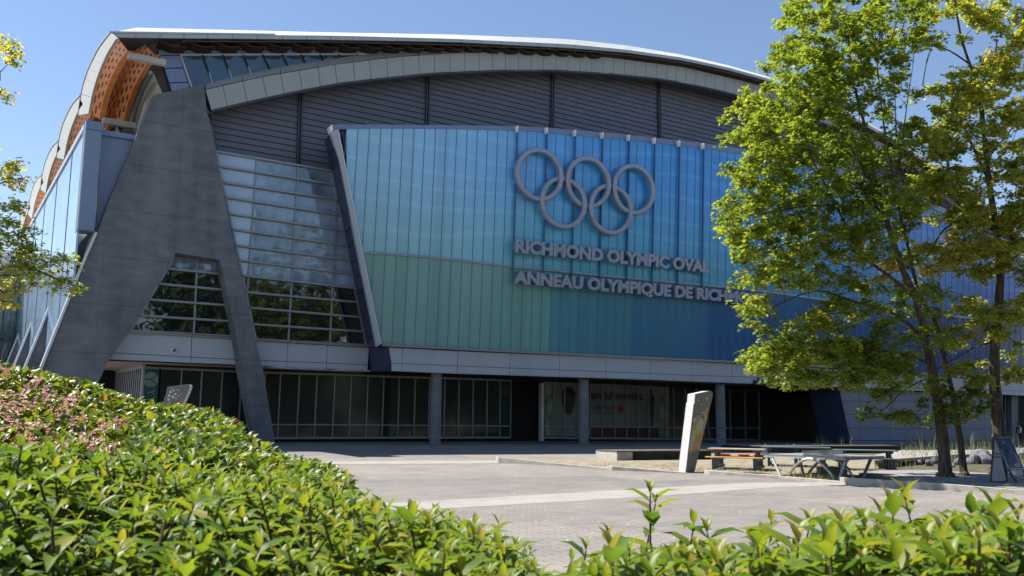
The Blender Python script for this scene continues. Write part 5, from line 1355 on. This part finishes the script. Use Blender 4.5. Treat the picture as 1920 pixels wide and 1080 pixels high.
CARD_T = np.array([(0, -.3, 0), (.5, -.5, .1), (1, -.1, 0), (.8, .5, .1), (.2, .4, 0)], float); CARD_F = [(0, 1, 2, 3, 4)]
def leaves(name, P, D, U, L, wr, tint, mat, parent, T=LEAF_T, F=LEAF_F, kind=None):
    P = np.asarray(P, float); N = len(P); D = norm(np.asarray(D, float)); U = np.asarray(U, float)
    S = norm(np.cross(D, U)); U = np.cross(S, D); L = np.asarray(L, float).reshape(-1, 1, 1)
    co = P[:, None, :]+L*(T[None, :, 0:1]*D[:, None, :]+T[None, :, 1:2]*wr*S[:, None, :]+T[None, :, 2:3]*U[:, None, :])
    k = len(T); me = bpy.data.meshes.new(name)
    lt = np.array([len(f) for f in F]); fl_ = np.concatenate([np.array(f) for f in F])
    nl = len(fl_); me.vertices.add(N*k); me.vertices.foreach_set('co', co.ravel().astype(np.float32))
    me.loops.add(N*nl); me.loops.foreach_set('vertex_index', (fl_[None, :]+(np.arange(N)*k)[:, None]).ravel().astype(np.int32))
    st = np.concatenate([[0], np.cumsum(lt)[:-1]]); me.polygons.add(N*len(F))
    me.polygons.foreach_set('loop_start', (st[None, :]+(np.arange(N)*nl)[:, None]).ravel().astype(np.int32))
    try: me.polygons.foreach_set('loop_total', np.tile(lt, N).astype(np.int32))
    except Exception: pass
    me.update(calc_edges=True)
    a = me.attributes.new('tint', 'FLOAT', 'POINT'); a.data.foreach_set('value', np.repeat(np.clip(tint, 0, 1), k).astype(np.float32))
    me.materials.append(mat); o = bpy.data.objects.new(name, me); COL.objects.link(o)
    if parent is not None: o.parent = parent; o.matrix_parent_inverse = Matrix.Translation(-root_loc(parent))
    return o
def inpoly(x, y, poly):
    c = False; n_ = len(poly); j = n_-1
    for i in range(n_):
        xi, yi = poly[i]; xj, yj = poly[j]
        if (yi > y) != (yj > y) and x < (xj-xi)*(y-yi)/(yj-yi)+xi: c = not c
        j = i
    return c

# ---------------- trees with foliage in flat sprays
def limb(mb, pts, r0, r1):
    n_ = len(pts); P = [Vector(p) for p in pts]
    Q = []
    for i in range(n_-1):
        for s_ in range(3):
            t = s_/3; a = P[max(i-1, 0)]; b = P[i]; c = P[i+1]; d = P[min(i+2, n_-1)]
            Q.append(.5*((2*b)+(c-a)*t+(2*a-5*b+4*c-d)*t*t+(3*b-a-3*c+d)*t*t*t))
    Q.append(P[-1]); m_ = len(Q)
    rr = [r0+(r1-r0)*(i/(m_-1))**.8 for i in range(m_)]
    rr = [r*(1+.07*math.sin(i*2.7+r0*50)) for i, r in enumerate(rr)]
    mb.tube(Q, rr, 10 if r0 > .12 else 6); return Q, rr
def tree(name, label, cat, limbs, clumps, leafmat, leafL, nleaf, group=None, base=None, clr=(.52, .26), tb=.5, dead=0):
    """limbs: list of (points, r0, r1); clumps: list of (Vector, tintbias, size)"""
    b = base if base is not None else limbs[0][0][0]
    t_ = thing(name, b, label, cat, group)
    mb = MB(); pts = []
    for (P, r0, r1) in limbs:
        Q, rr = limb(mb, P, r0, r1)
        if P is limbs[0][0]: # root flare
            mb.tube([Q[0]+Vector((0, 0, -.1)), Q[0]+Vector((0, 0, .12)), Q[0].lerp(Q[1], .5)], [r0*1.55, r0*1.3, r0*1.02], 12)
        pts += [(q, r) for q, r in zip(Q, rr)][(3 if P is limbs[0][0] else 0):]
    mb.build('trunk', M['bark'], t_)
    tw = MB(); PA = np.array([tuple(q) for q, r in pts]); RA = np.array([r for q, r in pts]); lowz = PA[:, 2].min()+2.2
    ok = PA[:, 2] > lowz; PA = PA[ok]; RA = RA[ok]
    nodes_ = PA.copy(); LP, LD, LU, LL, LT = [], [], [], [], []
    order = sorted(clumps, key=lambda c: np.min(np.linalg.norm(PA-np.array(c[0]), axis=1)))
    for (c, tbias, sz) in order:
        cv = np.array(c); d_ = nodes_-cv; dist = np.linalg.norm(d_, axis=1)+np.maximum(0, d_[:, 2]+.1)*1.5
        i = int(np.argmin(dist)); a = Vector(nodes_[i]); cc = Vector(c)
        if (cc-a).length > .2:
            mid = a.lerp(cc, .5)+Vector((random.uniform(-.1, .1), random.uniform(-.1, .1), -.12*(cc-a).length*random.random()))
            r_ = min(.035, .010+.008*(cc-a).length)
            tw.tube([a, a.lerp(mid, .5)+Vector((0, 0, .02)), mid, mid.lerp(cc, .5), cc], [r_, r_*.85, r_*.65, r_*.45, .006], 4, cap=False)
            nodes_ = np.vstack([nodes_, np.array(mid)[None], cv[None]])
        # spray: leaves on short twigs fanning outward, drooping at the ends
        n_ = int(nleaf*sz*random.uniform(.7, 1.3)); k_ = max(3, int(n_/9))
        for _ in range(k_):
            an = random.uniform(0, 2*math.pi); rr_ = clr[0]*sz*random.uniform(.25, 1); dz = random.uniform(-1, 1)*clr[1]*sz
            e = cc+Vector((math.cos(an)*rr_, math.sin(an)*rr_, dz-.15*rr_)); tw.tube([cc, cc.lerp(e, .5)+Vector((0, 0, .05)), e], [.007, .005, .003], 3, cap=False)
            for q in range(max(1, n_//k_)):
                t = random.uniform(.35, 1.12); p = cc.lerp(e, t)
                LP.append((p.x+random.gauss(0, .05), p.y+random.gauss(0, .05), p.z+random.gauss(0, .045)))
                a2 = an+random.uniform(-1.6, 1.6); LD.append((math.cos(a2), math.sin(a2), random.uniform(-.75, .25)))
                LU.append((random.gauss(0, .45), random.gauss(0, .45), 1)); LL.append(leafL*random.uniform(.6, 1.25)); LT.append(tb+tbias+random.gauss(0, .17))
    tw.build('twigs', M['twig'], t_)
    leaves('crown', LP, LD, LU, LL, .95, np.array(LT), leafmat, t_, MAPLE_T, MAPLE_F)
    return t_
def L3(path, w, wend=None):
    n_ = len(path); return [PD(a, b, w+((wend-w)*i/(n_-1) if wend is not None else 0)) for i, (a, b) in enumerate(path)]
def sample_clumps(poly, step, w, dw, keep, bias=lambda x, y: 0, layers=2):
    out = []; xs_ = [p[0] for p in poly]; ys2 = [p[1] for p in poly]
    for l in range(layers):
        y = min(ys2)+random.uniform(0, step)
        while y < max(ys2):
            x = min(xs_)+random.uniform(0, step)
            while x < max(xs_):
                xx, yy = x+random.uniform(-.45, .45)*step, y+random.uniform(-.45, .45)*step
                if inpoly(xx, yy, poly) and random.random() < keep(xx, yy):
                    ww = w+random.uniform(-dw, dw)
                    out.append((PD(xx, yy, ww), bias(xx, yy)+random.gauss(0, .08), random.uniform(.75, 1.25)))
                x += step
            y += step*.8
    return out
def rects(lst, step, w, dw, b=0):
    out = []
    for r in lst:
        x0, x1, y0, y1 = r[:4]; bb = r[4] if len(r) > 4 else 0; kp = r[5] if len(r) > 5 else .9
        area = max(1, (x1-x0)*(y1-y0)/(step*step)); n_ = max(1, int(area*2.1*kp))
        for _ in range(n_):
            x, y = random.uniform(x0, x1), random.uniform(y0, y1)
            out.append((PD(x, y, w+random.uniform(-dw, dw)), b+bb+random.gauss(0, .08), random.uniform(.7, 1.15)))
    return out
P12 = [(1490, -60), (1478, -10), (1462, 45), (1472, 72), (1447, 85), (1438, 128), (1470, 150), (1402, 167), (1382, 187), (1388, 230), (1376, 262), (1398, 288), (1372, 302), (1388, 332), (1354, 374), (1362, 425), (1372, 450), (1398, 490), (1413, 517), (1450, 545), (1500, 548), (1560, 560),
       (1590, 590), (1560, 640), (1600, 690), (1690, 715), (1700, 690), (1745, 660), (1790, 640), (1770, 560), (1705, 500), (1700, 420), (1740, 380), (1705, 350), (1700, 270), (1728, 235), (1700, 180), (1702, 115), (1728, 70), (1745, 10), (1730, -60)]
LOWER = [(1382, 563), (1378, 598), (1428, 612), (1462, 640), (1402, 652), (1398, 690), (1448, 722), (1520, 712), (1545, 735), (1566, 750), (1610, 722), (1700, 725), (1705, 690), (1650, 650), (1600, 640), (1560, 600), (1500, 600), (1452, 590), (1440, 570)]
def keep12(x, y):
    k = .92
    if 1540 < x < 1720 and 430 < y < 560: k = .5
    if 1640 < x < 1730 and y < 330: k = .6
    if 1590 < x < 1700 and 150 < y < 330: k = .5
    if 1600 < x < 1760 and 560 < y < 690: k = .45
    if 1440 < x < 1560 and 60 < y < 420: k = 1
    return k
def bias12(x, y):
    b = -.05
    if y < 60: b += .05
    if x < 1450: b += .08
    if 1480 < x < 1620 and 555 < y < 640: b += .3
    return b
random.seed(21)
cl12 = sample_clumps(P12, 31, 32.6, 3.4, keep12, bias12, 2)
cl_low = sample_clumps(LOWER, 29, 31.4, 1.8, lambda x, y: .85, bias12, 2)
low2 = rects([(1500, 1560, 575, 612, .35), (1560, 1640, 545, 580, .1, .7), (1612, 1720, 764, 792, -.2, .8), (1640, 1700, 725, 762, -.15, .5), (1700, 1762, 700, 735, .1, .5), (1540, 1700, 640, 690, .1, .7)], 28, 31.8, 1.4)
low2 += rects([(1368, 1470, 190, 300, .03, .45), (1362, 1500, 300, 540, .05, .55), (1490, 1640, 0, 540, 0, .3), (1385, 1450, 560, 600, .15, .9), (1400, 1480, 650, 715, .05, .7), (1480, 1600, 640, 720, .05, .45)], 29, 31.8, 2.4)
lm1 = [(L3([(1773, 894), (1768, 830), (1757, 745), (1746, 685), (1737, 640), (1718, 560), (1693, 507), (1668, 430), (1647, 360), (1625, 250), (1600, 150), (1585, 20)], 32.6, 32.2), .235, .03),
       (L3([(1718, 560), (1670, 520), (1620, 480), (1590, 430), (1560, 370), (1520, 290), (1500, 200)], 32.6, 30.8), .085, .02),
       (L3([(1737, 640), (1680, 590), (1600, 565), (1530, 545), (1450, 575)], 32.6, 31), .075, .02),
       (L3([(1746, 685), (1700, 665), (1620, 655), (1530, 665), (1450, 675)], 32.6, 31.2), .06, .015),
       (L3([(1750, 705), (1700, 728), (1660, 765), (1625, 785)], 32.6, 31.8), .04, .012),
       (L3([(1668, 430), (1600, 390), (1520, 385), (1430, 400), (1390, 390)], 32.4, 30.9), .06, .015),
       (L3([(1647, 360), (1610, 300), (1560, 220), (1530, 130), (1510, 60)], 32.4, 33.8), .055, .012),
       (L3([(1660, 400), (1560, 340), (1480, 290), (1410, 250)], 32.4, 31.4), .05, .012)]
half = [c for c in cl12 if proj(c[0])[0] < 1655]; other = [c for c in cl12 if proj(c[0])[0] >= 1655]
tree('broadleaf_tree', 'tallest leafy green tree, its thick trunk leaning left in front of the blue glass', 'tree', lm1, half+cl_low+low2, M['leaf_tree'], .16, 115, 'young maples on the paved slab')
lm2 = [(L3([(1808, 893), (1801, 830), (1790, 760), (1780, 712), (1765, 650), (1752, 600), (1722, 547), (1700, 450), (1677, 360), (1667, 300), (1650, 180), (1640, 50)], 33.3, 34), .135, .02),
       (L3([(1677, 360), (1690, 280), (1700, 200), (1712, 120)], 33.8, 34.4), .045, .012), (L3([(1765, 650), (1800, 700), (1830, 745)], 33.3, 33), .03, .01)]
cl2 = rects([(1722, 1790, 738, 790, -.2, .8), (1770, 1845, 728, 787, -.2, .8), (1740, 1800, 690, 730, -.05, .5)], 28, 33.4, 1.2)
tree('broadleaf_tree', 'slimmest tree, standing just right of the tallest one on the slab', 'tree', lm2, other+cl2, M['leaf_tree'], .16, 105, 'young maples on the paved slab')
lm3 = [(L3([(1873, 885), (1873, 820), (1868, 760), (1864, 700), (1866, 640), (1872, 570), (1876, 500), (1868, 430), (1853, 330), (1845, 250), (1834, 160), (1818, 120), (1800, 60), (1788, -20)], 34.6, 34.4), .27, .03),
       (L3([(1855, 340), (1822, 270), (1793, 207), (1773, 187), (1730, 160)], 34.5, 33.2), .07, .015), (L3([(1834, 160), (1870, 120), (1905, 70)], 34.5, 35), .045, .012),
       (L3([(1818, 120), (1780, 95), (1730, 75), (1690, 60)], 34.5, 33.6), .045, .012), (L3([(1868, 430), (1820, 410), (1770, 430), (1730, 490), (1660, 515)], 34.5, 32.8), .06, .015),
       (L3([(1866, 640), (1820, 655), (1760, 690), (1720, 700)], 34.6, 33.5), .04, .01), (L3([(1876, 500), (1920, 470), (1960, 430)], 34.5, 35.5), .07, .02), (L3([(1868, 600), (1900, 640), (1950, 650)], 34.5, 35), .045, .02), (L3([(1850, 300), (1890, 250), (1930, 200)], 34.5, 35.2), .05, .015)]
cl3 = rects([(1703, 1763, -20, 60, .1, .6), (1763, 1877, -40, 53, .15, .8), (1880, 1960, 20, 93, .25), (1680, 1780, 52, 88, 0, .55), (1813, 1913, 97, 187, .25, .9), (1760, 1807, 133, 187, .1), (1697, 1780, 166, 190, .05, .8),
             (1797, 1940, 187, 250, .2, .8), (1687, 1797, 217, 282, .1, .8), (1797, 1940, 250, 330, .05, .45), (1707, 1940, 325, 365, .2, .9), (1650, 1763, 492, 527, .45, .7), (1763, 1940, 387, 493, .25, .8), (1723, 1813, 460, 500, .35, .8),
             (1810, 1880, 487, 527, .15, .8), (1880, 1940, 527, 600, .1, .7), (1797, 1833, 623, 653, .3, .6), (1843, 1877, 675, 697, .3, .8), (1793, 1840, 670, 713, .2, .6), (1700, 1790, 585, 620, -.1, .4), (1885, 1940, 640, 720, -.1, .4), (1800, 1940, 365, 390, .1, .6), (1650, 1720, 365, 400, 0, .7), (1780, 1940, -40, 120, .1, .35), (1790, 1940, 120, 330, .1, .45), (1760, 1940, 380, 620, .1, .45), (1690, 1800, 180, 330, .05, .3), (1780, 1940, 600, 720, 0, .25), (1680, 1800, 300, 520, .05, .35)], 29, 34.0, 2.2)
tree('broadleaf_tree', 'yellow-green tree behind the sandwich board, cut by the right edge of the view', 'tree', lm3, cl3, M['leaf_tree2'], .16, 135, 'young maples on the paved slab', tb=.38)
# tree at the left edge: branches reach into view
lb = PG(-330, 1010)
wl = 17.0
lb = Vector(PD(-330, 900, wl)); lb.z = 0
lm4 = [([lb, lb+Vector((.1, 0, 2)), lb+Vector((.0, .1, 4.2)), lb+Vector((.2, 0, 6.5)), lb+Vector((.1, .2, 9))], .2, .05),
       ([lb+Vector((.0, .1, 3.2)), PD(-180, 560, wl), PD(-60, 520, wl), PD(40, 500, wl), PD(110, 525, wl)], .07, .015),
       ([lb+Vector((.0, .1, 4.0)), PD(-200, 440, wl), PD(-80, 380, wl), PD(10, 340, wl)], .06, .015),
       ([lb+Vector((.1, 0, 5.4)), PD(-200, 280, wl), PD(-80, 200, wl), PD(0, 150, wl)], .06, .015),
       ([lb+Vector((.0, .1, 3.3)), PD(-180, 600, wl+.6), PD(-60, 560, wl+.6), PD(30, 545, wl+.6)], .06, .015)]
cl4 = rects([(-40, 30, 75, 120, .3, 1.0), (-30, 22, 150, 200, .1), (-30, 12, 263, 280, .1), (-40, 55, 305, 345, .35, 1.1), (-30, 22, 370, 385, 0), (-30, 40, 385, 420, -.1, .9), (-40, 60, 430, 515, -.1, 1.1), (20, 98, 455, 515, -.15, 1.0), (95, 142, 478, 500, 0, .9), (60, 152, 522, 555, 0, .8), (-40, 60, 525, 572, .35, 1.2),
             (-300, -40, 60, 580, 0, .5)], 30, wl, .6)
tree('broadleaf_tree', 'tree just outside the left edge, only its leafy branch ends reaching into view', 'tree', lm4, cl4, M['leaf_tree2'], .085, 62, None, clr=(.26, .12), tb=.38)

# ---------------- hedges in front
def hz(w): return float(np.interp(w, [0, 1.2, 2.0, 3.0, 4.5, 7, 12], [1.76, 1.74, 1.71, 1.60, 1.50, 1.45, 1.45]))
HB = [(-200, 836), (0, 842), (150, 850), (300, 862), (430, 874), (520, 890), (600, 912), (650, 938), (720, 972), (800, 996), (900, 1016), (960, 1045), (1010, 1090), (1080, 1092), (1150, 1064), (1250, 1046), (1400, 1038), (1500, 1036), (1600, 1022), (1700, 1008), (1800, 1008), (2100, 1010)]
random.seed(5)
ht = thing('hedge', PZ(700, 1080, 0), 'clipped leafy hedge of pointed green leaves across the bottom, without flowers', 'hedge')
HP, HD, HU, HL, HTt = [], [], [], [], []
stm = MB()
def shoot(base, H, nn, ll, lean, red=0.0, tb_=.45):
    top_ = base+Vector((lean[0]*H, lean[1]*H, H)); ph = random.uniform(0, 3.14)
    if H > .07 and base_w < 5: stm.tube([base, base.lerp(top_, .5)+Vector((random.gauss(0, .006), random.gauss(0, .006), 0)), top_], [.0035, .003, .0018], 4, cap=False)
    for i in range(nn):
        t = (i+.6)/nn; p = base.lerp(top_, t); ph += 1.57+random.gauss(0, .15)
        s_ = ll*(1.08-.5*max(0, t-.45)) * random.uniform(.8, 1.15)
        for q in (0, math.pi):
            a = ph+q+random.gauss(0, .2); rise = .1+.7*t*t+random.gauss(0, .25)
            HP.append(tuple(p)); HD.append((math.cos(a), math.sin(a), rise)); HU.append((-math.cos(a)*rise*.8, -math.sin(a)*rise*.8, 1)); HL.append(s_); HTt.append(tb_+random.gauss(0, .16)+(red if t > .8 else 0))
    if nn > 1:
        for q in (0, math.pi):
            a = ph+q+.8; HP.append(tuple(top_)); HD.append((math.cos(a)*.4, math.sin(a)*.4, 1)); HU.append((-math.cos(a), -math.sin(a), .4)); HL.append(ll*.5); HTt.append(tb_+.2+red+random.gauss(0, .1))
cnt = 0
for _ in range(60000):
    w = random.uniform(1.25, 11); px_ = random.uniform(-160, 2080)
    if random.random() > (w/11)*2.5: continue
    P0 = PD(px_, 900, w); zn = hz(w)+.075*math.sin(P0.x*2.3+1)*math.cos(P0.y*2.9)+.035*math.sin(P0.x*6.1)*math.sin(P0.y*5.3+2)+random.gauss(0, .045)
    P0 = Vector((P0.x, P0.y, zn)); px2, py2 = proj(P0)
    bd = interp(HB, px2)
    if py2 < bd or py2 > 1260: continue
    base_w = w; H = random.uniform(.07, .16); ll = random.uniform(.034, .072)*(1.35 if px2 > 1020 else (1.15 if px2 > 700 else 1))
    if w > 5: H *= 1.15
    shoot(P0-Vector((0, 0, H*.9)), H, 3 if w > 2.5 else 4, ll, (random.gauss(0, .3), random.gauss(0, .3)), .22 if random.random() < .10 else 0, .50+.12*math.sin(P0.x*1.7)*math.sin(P0.y*1.3))
    cnt += 1
    if random.random() < .7:   # lower inside leaves, tinted darker for the shade
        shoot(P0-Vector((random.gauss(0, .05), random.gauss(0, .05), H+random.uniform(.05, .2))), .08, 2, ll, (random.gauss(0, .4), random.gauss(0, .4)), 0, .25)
print('shoots', cnt)
for (x_, y_, w, H, ll, n_) in [(1232, 925, 2.2, .22, .085, 4), (1205, 945, 2.3, .16, .08, 3), (1290, 985, 2.1, .12, .085, 3), (1430, 978, 2.2, .12, .075, 3), (1500, 985, 2.1, .12, .1, 3), (1560, 985, 2.0, .14, .10, 3), (1640, 965, 2.0, .16, .10, 4), (1690, 955, 1.9, .18, .11, 4), (1740, 945, 1.9, .2, .12, 4), (1790, 965, 1.9, .16, .12, 4), (1850, 955, 1.9, .2, .12, 4), (1900, 975, 1.8, .18, .12, 4),
                              (1090, 1030, 2.1, .12, .085, 3), (1135, 1008, 2.2, .12, .08, 3), (930, 985, 2.5, .12, .08, 3), (870, 975, 2.7, .12, .08, 3), (700, 965, 1.9, .16, .095, 4), (440, 1000, 2.4, .14, .09, 4), (1350, 1000, 2.1, .1, .09, 3), (780, 955, 3.3, .12, .08, 3), (600, 1010, 1.8, .12, .095, 3), (250, 1010, 1.9, .12, .1, 3), (1600, 1000, 1.7, .14, .11, 4), (1480, 1020, 1.6, .12, .11, 3), (1780, 1010, 1.6, .14, .12, 4), (1880, 1030, 1.5, .14, .13, 4)]:
    base_w = w; T_ = PD(x_, y_, w); shoot(T_-Vector((0, 0, H)), H, n_, ll, (random.gauss(0, .12), random.gauss(0, .12)), .3 if random.random() < .4 else .05, .5)
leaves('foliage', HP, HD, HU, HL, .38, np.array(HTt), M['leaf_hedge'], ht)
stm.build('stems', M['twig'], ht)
# dark sheet under the leaves, shade between them put into its colour
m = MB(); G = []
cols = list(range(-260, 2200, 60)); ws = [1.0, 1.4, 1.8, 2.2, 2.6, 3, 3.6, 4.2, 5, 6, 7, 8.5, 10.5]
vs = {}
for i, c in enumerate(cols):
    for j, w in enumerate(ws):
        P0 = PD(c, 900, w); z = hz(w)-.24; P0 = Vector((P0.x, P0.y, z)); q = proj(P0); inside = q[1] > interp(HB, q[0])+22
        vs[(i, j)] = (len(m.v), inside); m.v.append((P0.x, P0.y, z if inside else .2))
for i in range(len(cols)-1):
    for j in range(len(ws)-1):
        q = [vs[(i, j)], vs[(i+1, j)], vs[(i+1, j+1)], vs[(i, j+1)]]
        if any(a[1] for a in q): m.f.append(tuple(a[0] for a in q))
m.build('inner_shade_core', M['core'], ht)

def shrub(name, label, sil, low, w0, w1, n_, ll, wr, mat, leaves_T=(LEAF_T, LEAF_F), tb_=.5, upr=.6, group=None, core=True, jit=.3):
    x0, x1 = sil[0][0], sil[-1][0]
    c0 = PD((x0+x1)/2, 1000, (w0+w1)/2); t_ = thing(name, (c0.x, c0.y, 0), label, 'shrub', group)
    P_, D_, U_, L_, T_ = [], [], [], [], []
    for _ in range(n_):
        x = random.uniform(x0, x1); ys0, yl0 = interp(sil, x), interp(low, x)
        if yl0 <= ys0+2: continue
        t = random.random()**.9; y = lerp(ys0, yl0, t)+random.gauss(0, 3); w = lerp(w0, w1, t)+random.uniform(-jit*.3, jit)
        p = PD(x, y, w); P_.append(tuple(p)); a = random.uniform(0, 2*math.pi)
        D_.append((math.cos(a), math.sin(a), upr+random.gauss(0, .5))); U_.append((random.gauss(0, .6)-FW.x*.5, random.gauss(0, .6)-FW.y*.5, .9)); L_.append(ll*random.uniform(.55, 1.2)); T_.append(tb_+random.gauss(0, .22))
    leaves('foliage', P_, D_, U_, L_, wr, np.array(T_), mat, t_, *leaves_T)
    # upright shoots along the top so the outline is ragged
    sp = MB()
    for _ in range(int((x1-x0)/9)):
        x = random.uniform(x0, x1); y = interp(sil, x); w = w0+random.uniform(-.3, .2); p = PD(x, y+8, w); sp.tube([p-Vector((0, 0, .25)), p], [.004, .002], 4, cap=False)
    sp.build('stems', M['twig'], t_)
    if core:  # dark core behind the leaves stands in for inner shade
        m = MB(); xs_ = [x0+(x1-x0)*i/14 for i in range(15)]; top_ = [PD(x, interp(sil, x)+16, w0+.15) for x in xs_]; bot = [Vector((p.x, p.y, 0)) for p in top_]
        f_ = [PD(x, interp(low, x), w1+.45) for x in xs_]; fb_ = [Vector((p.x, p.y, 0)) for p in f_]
        m.add(top_+bot+f_+fb_, [q for i in range(14) for q in ((i, i+1, 15+i+1, 15+i), (i, 30+i, 30+i+1, i+1), (30+i, 45+i, 45+i+1, 30+i+1))]); m.build('inner_shade_core', M['core'], t_)
    return t_
SA = [(-150, 668), (-30, 682), (0, 688), (40, 697), (90, 706), (130, 715), (200, 736), (240, 755), (300, 768), (350, 770), (400, 783), (440, 800)]
LA = [(-150, 850), (0, 850), (200, 862), (300, 862), (440, 850)]
random.seed(9)
s1 = shrub('flowering_shrub', 'tall rounded shrub at the left edge covered in small pink flowers', SA, LA, 8.4, 6.9, 13000, .098, .46, M['leaf_shrub'], tb_=.58)
SBq = [(250, 800), (330, 782), (400, 788), (450, 810), (480, 832), (520, 862), (560, 872), (600, 876), (630, 888), (655, 915)]
LBq = [(250, 862), (400, 872), (520, 895), (600, 915), (655, 935)]
s2_ = shrub('broadleaf_shrub', 'low shrub with broad upright bright green leaves, at the end of the pink-flowered shrub', SBq, LBq, 7.2, 5.9, 3600, .088, .62, M['leaf_hedge'], tb_=.62, upr=1.0)
# flowers
FP, FD, FU, FL, FT = [], [], [], [], []
fc = [(42, 738), (72, 716), (50, 762), (18, 778), (132, 754), (78, 800), (60, 832), (30, 848), (145, 792), (192, 800), (158, 824), (262, 868), (287, 880), (2, 760), (104, 848), (268, 852), (115, 772), (30, 800), (225, 790), (5, 700), (178, 838), (205, 848), (90, 745)]
for (x, y) in fc:
    w = lerp(8.3, 6.8, (y-interp(SA, x))/max(1, interp(LA, x)-interp(SA, x)))-.18; c = PD(x, y, w)
    for k_ in range(24):
        cc = c+Vector((random.gauss(0, .045), random.gauss(0, .045), random.gauss(0, .035)))
        for q in range(5):
            a = q*1.257+random.random(); FP.append(tuple(cc)); FD.append((math.cos(a), math.sin(a), random.gauss(.3, .5))); FU.append((random.gauss(0, .3), random.gauss(0, .3), 1)); FL.append(random.uniform(.017, .027)); FT.append(random.uniform(0, 1))
leaves('blossoms', FP, FD, FU, FL, .8, np.array(FT), M['flower'], s1, PETAL_T, PETAL_F)

# ---------------- grasses
def blades(name, areas, mat, label, cat, kind='stuff'):
    """areas: (x0,x1,y0,y1,n,h0,h1)"""
    m = MB()
    for (x0, x1, y0, y1, n_, h0, h1) in areas:
        for _ in range(n_):
            x, y = random.uniform(x0, x1), random.uniform(y0, y1)
            if name == 'dry_grass' and x < 1588 and y > interp([(955, 868), (1147, 877), (1290, 885), (1587, 906)], x)-1: continue
            p = PG(x, y); h = random.uniform(h0, h1); a = random.uniform(0, 6.28); b = h*random.uniform(.05, .4)
            d = Vector((math.cos(a), math.sin(a), 0)); s_ = Vector((-d.y, d.x, 0))*(.006+.008*h); q1 = p+Vector((0, 0, h*.55))+d*b*.3; q2 = p+Vector((0, 0, h))+d*b
            m.add([p-s_, p+s_, q1+s_*.7, q1-s_*.7, q2], [(0, 1, 2, 3), (3, 2, 4)])
    o = m.build(name, mat); o['kind'] = kind; o['label'] = label; o['category'] = cat; return o
blades('dry_grass', [(960, 1290, 870, 884, 900, .03, .12), (1330, 1588, 872, 900, 1500, .03, .12), (1480, 1590, 893, 903, 700, .08, .28), (1290, 1330, 878, 886, 150, .04, .12), (1588, 1700, 906, 911, 60, .02, .06)], M['drygrass'], 'dry yellowish grass along the kerbs and round the tables', 'grass')
blades('reeds', [(1690, 1950, 846, 872, 1500, .25, .8), (1700, 1950, 838, 848, 700, .5, 1.5), (1530, 1620, 836, 850, 110, .5, 1.2), (1640, 1720, 862, 880, 260, .15, .5)], M['reed'], 'tall green and straw-coloured reeds round the dry pond', 'reeds')

# ---------------- unseen undergrowth added behind the camera to darken the shop window reflections
def belt():
    n_ = 9000; X = rng.uniform(-40, 190, n_); Z = rng.uniform(0, 1, n_)**.8*(5.5+1.5*np.sin(X*.35)+1.0*np.sin(X*.9+1)); Y = -27+rng.normal(0, .9, n_)
    o = leaves('reflection_belt', np.stack([X, Y, Z], 1), rng.normal(size=(n_, 3)), rng.normal(size=(n_, 3)), rng.uniform(.7, 1.5, n_), 1.0, rng.random(n_)*.5, M['leaf_far'], None, CARD_T, CARD_F)
    tag(o, 'unseen green undergrowth added to darken the reflections in the shop windows', 'undergrowth', None, 'stuff')
belt()
# ---------------- trees across the plaza behind the camera (seen mirrored in the windows)
def simple_tree():
    t_ = thing('street_tree', (0, 0, 0), 'leafy tree in the row facing the arena, seen only as a reflection in its windows', 'tree', 'trees mirrored in the arena windows')
    mb = MB(); mb.tube([(0, 0, 0), (.1, 0, 3), (0, .1, 7), (.2, 0, 13)], [.35, .28, .2, .06], 8); mb.build('trunk', M['bark'], t_)
    n_ = 2600; a = rng.random(n_)*2*np.pi; cz = rng.random(n_)*2-1; r_ = rng.random(n_)**.4; s_ = np.sqrt(1-cz**2)
    lump = 1+.25*np.sin(a*3+cz*4)+.15*np.sin(a*7)
    P = np.stack([np.cos(a)*s_*r_*5.2*lump, np.sin(a)*s_*r_*5.2*lump, 9.5+cz*r_*8.3*lump*.95], 1)
    leaves('crown', P, rng.normal(size=(n_, 3)), rng.normal(size=(n_, 3)), rng.uniform(.5, 1.1, n_), 1.0, rng.random(n_)*.7, M['leaf_far'], t_, CARD_T, CARD_F)
    return t_
base_t = simple_tree(); random.seed(3)
for i in range(17):
    o = base_t if i == 0 else copy_tree(base_t)
    o.location = (-14+i*10.2+random.uniform(-2, 2), -17+random.uniform(-4, 4), 0); o.rotation_euler.z = random.uniform(0, 6.28); s_ = random.uniform(.85, 1.25); o.scale = (s_, s_, s_)
m = MB()
ys = [-80, 21, 52, 55, 1500]
vs = []
for y in ys:
    for x in (-900, 1500): vs.append((x, y, g(y)))
m.add(vs, [(2*i, 2*i+1, 2*i+3, 2*i+2) for i in range(len(ys)-1)])
tag(m.build('plaza_ground', M['paving']), kind='structure')
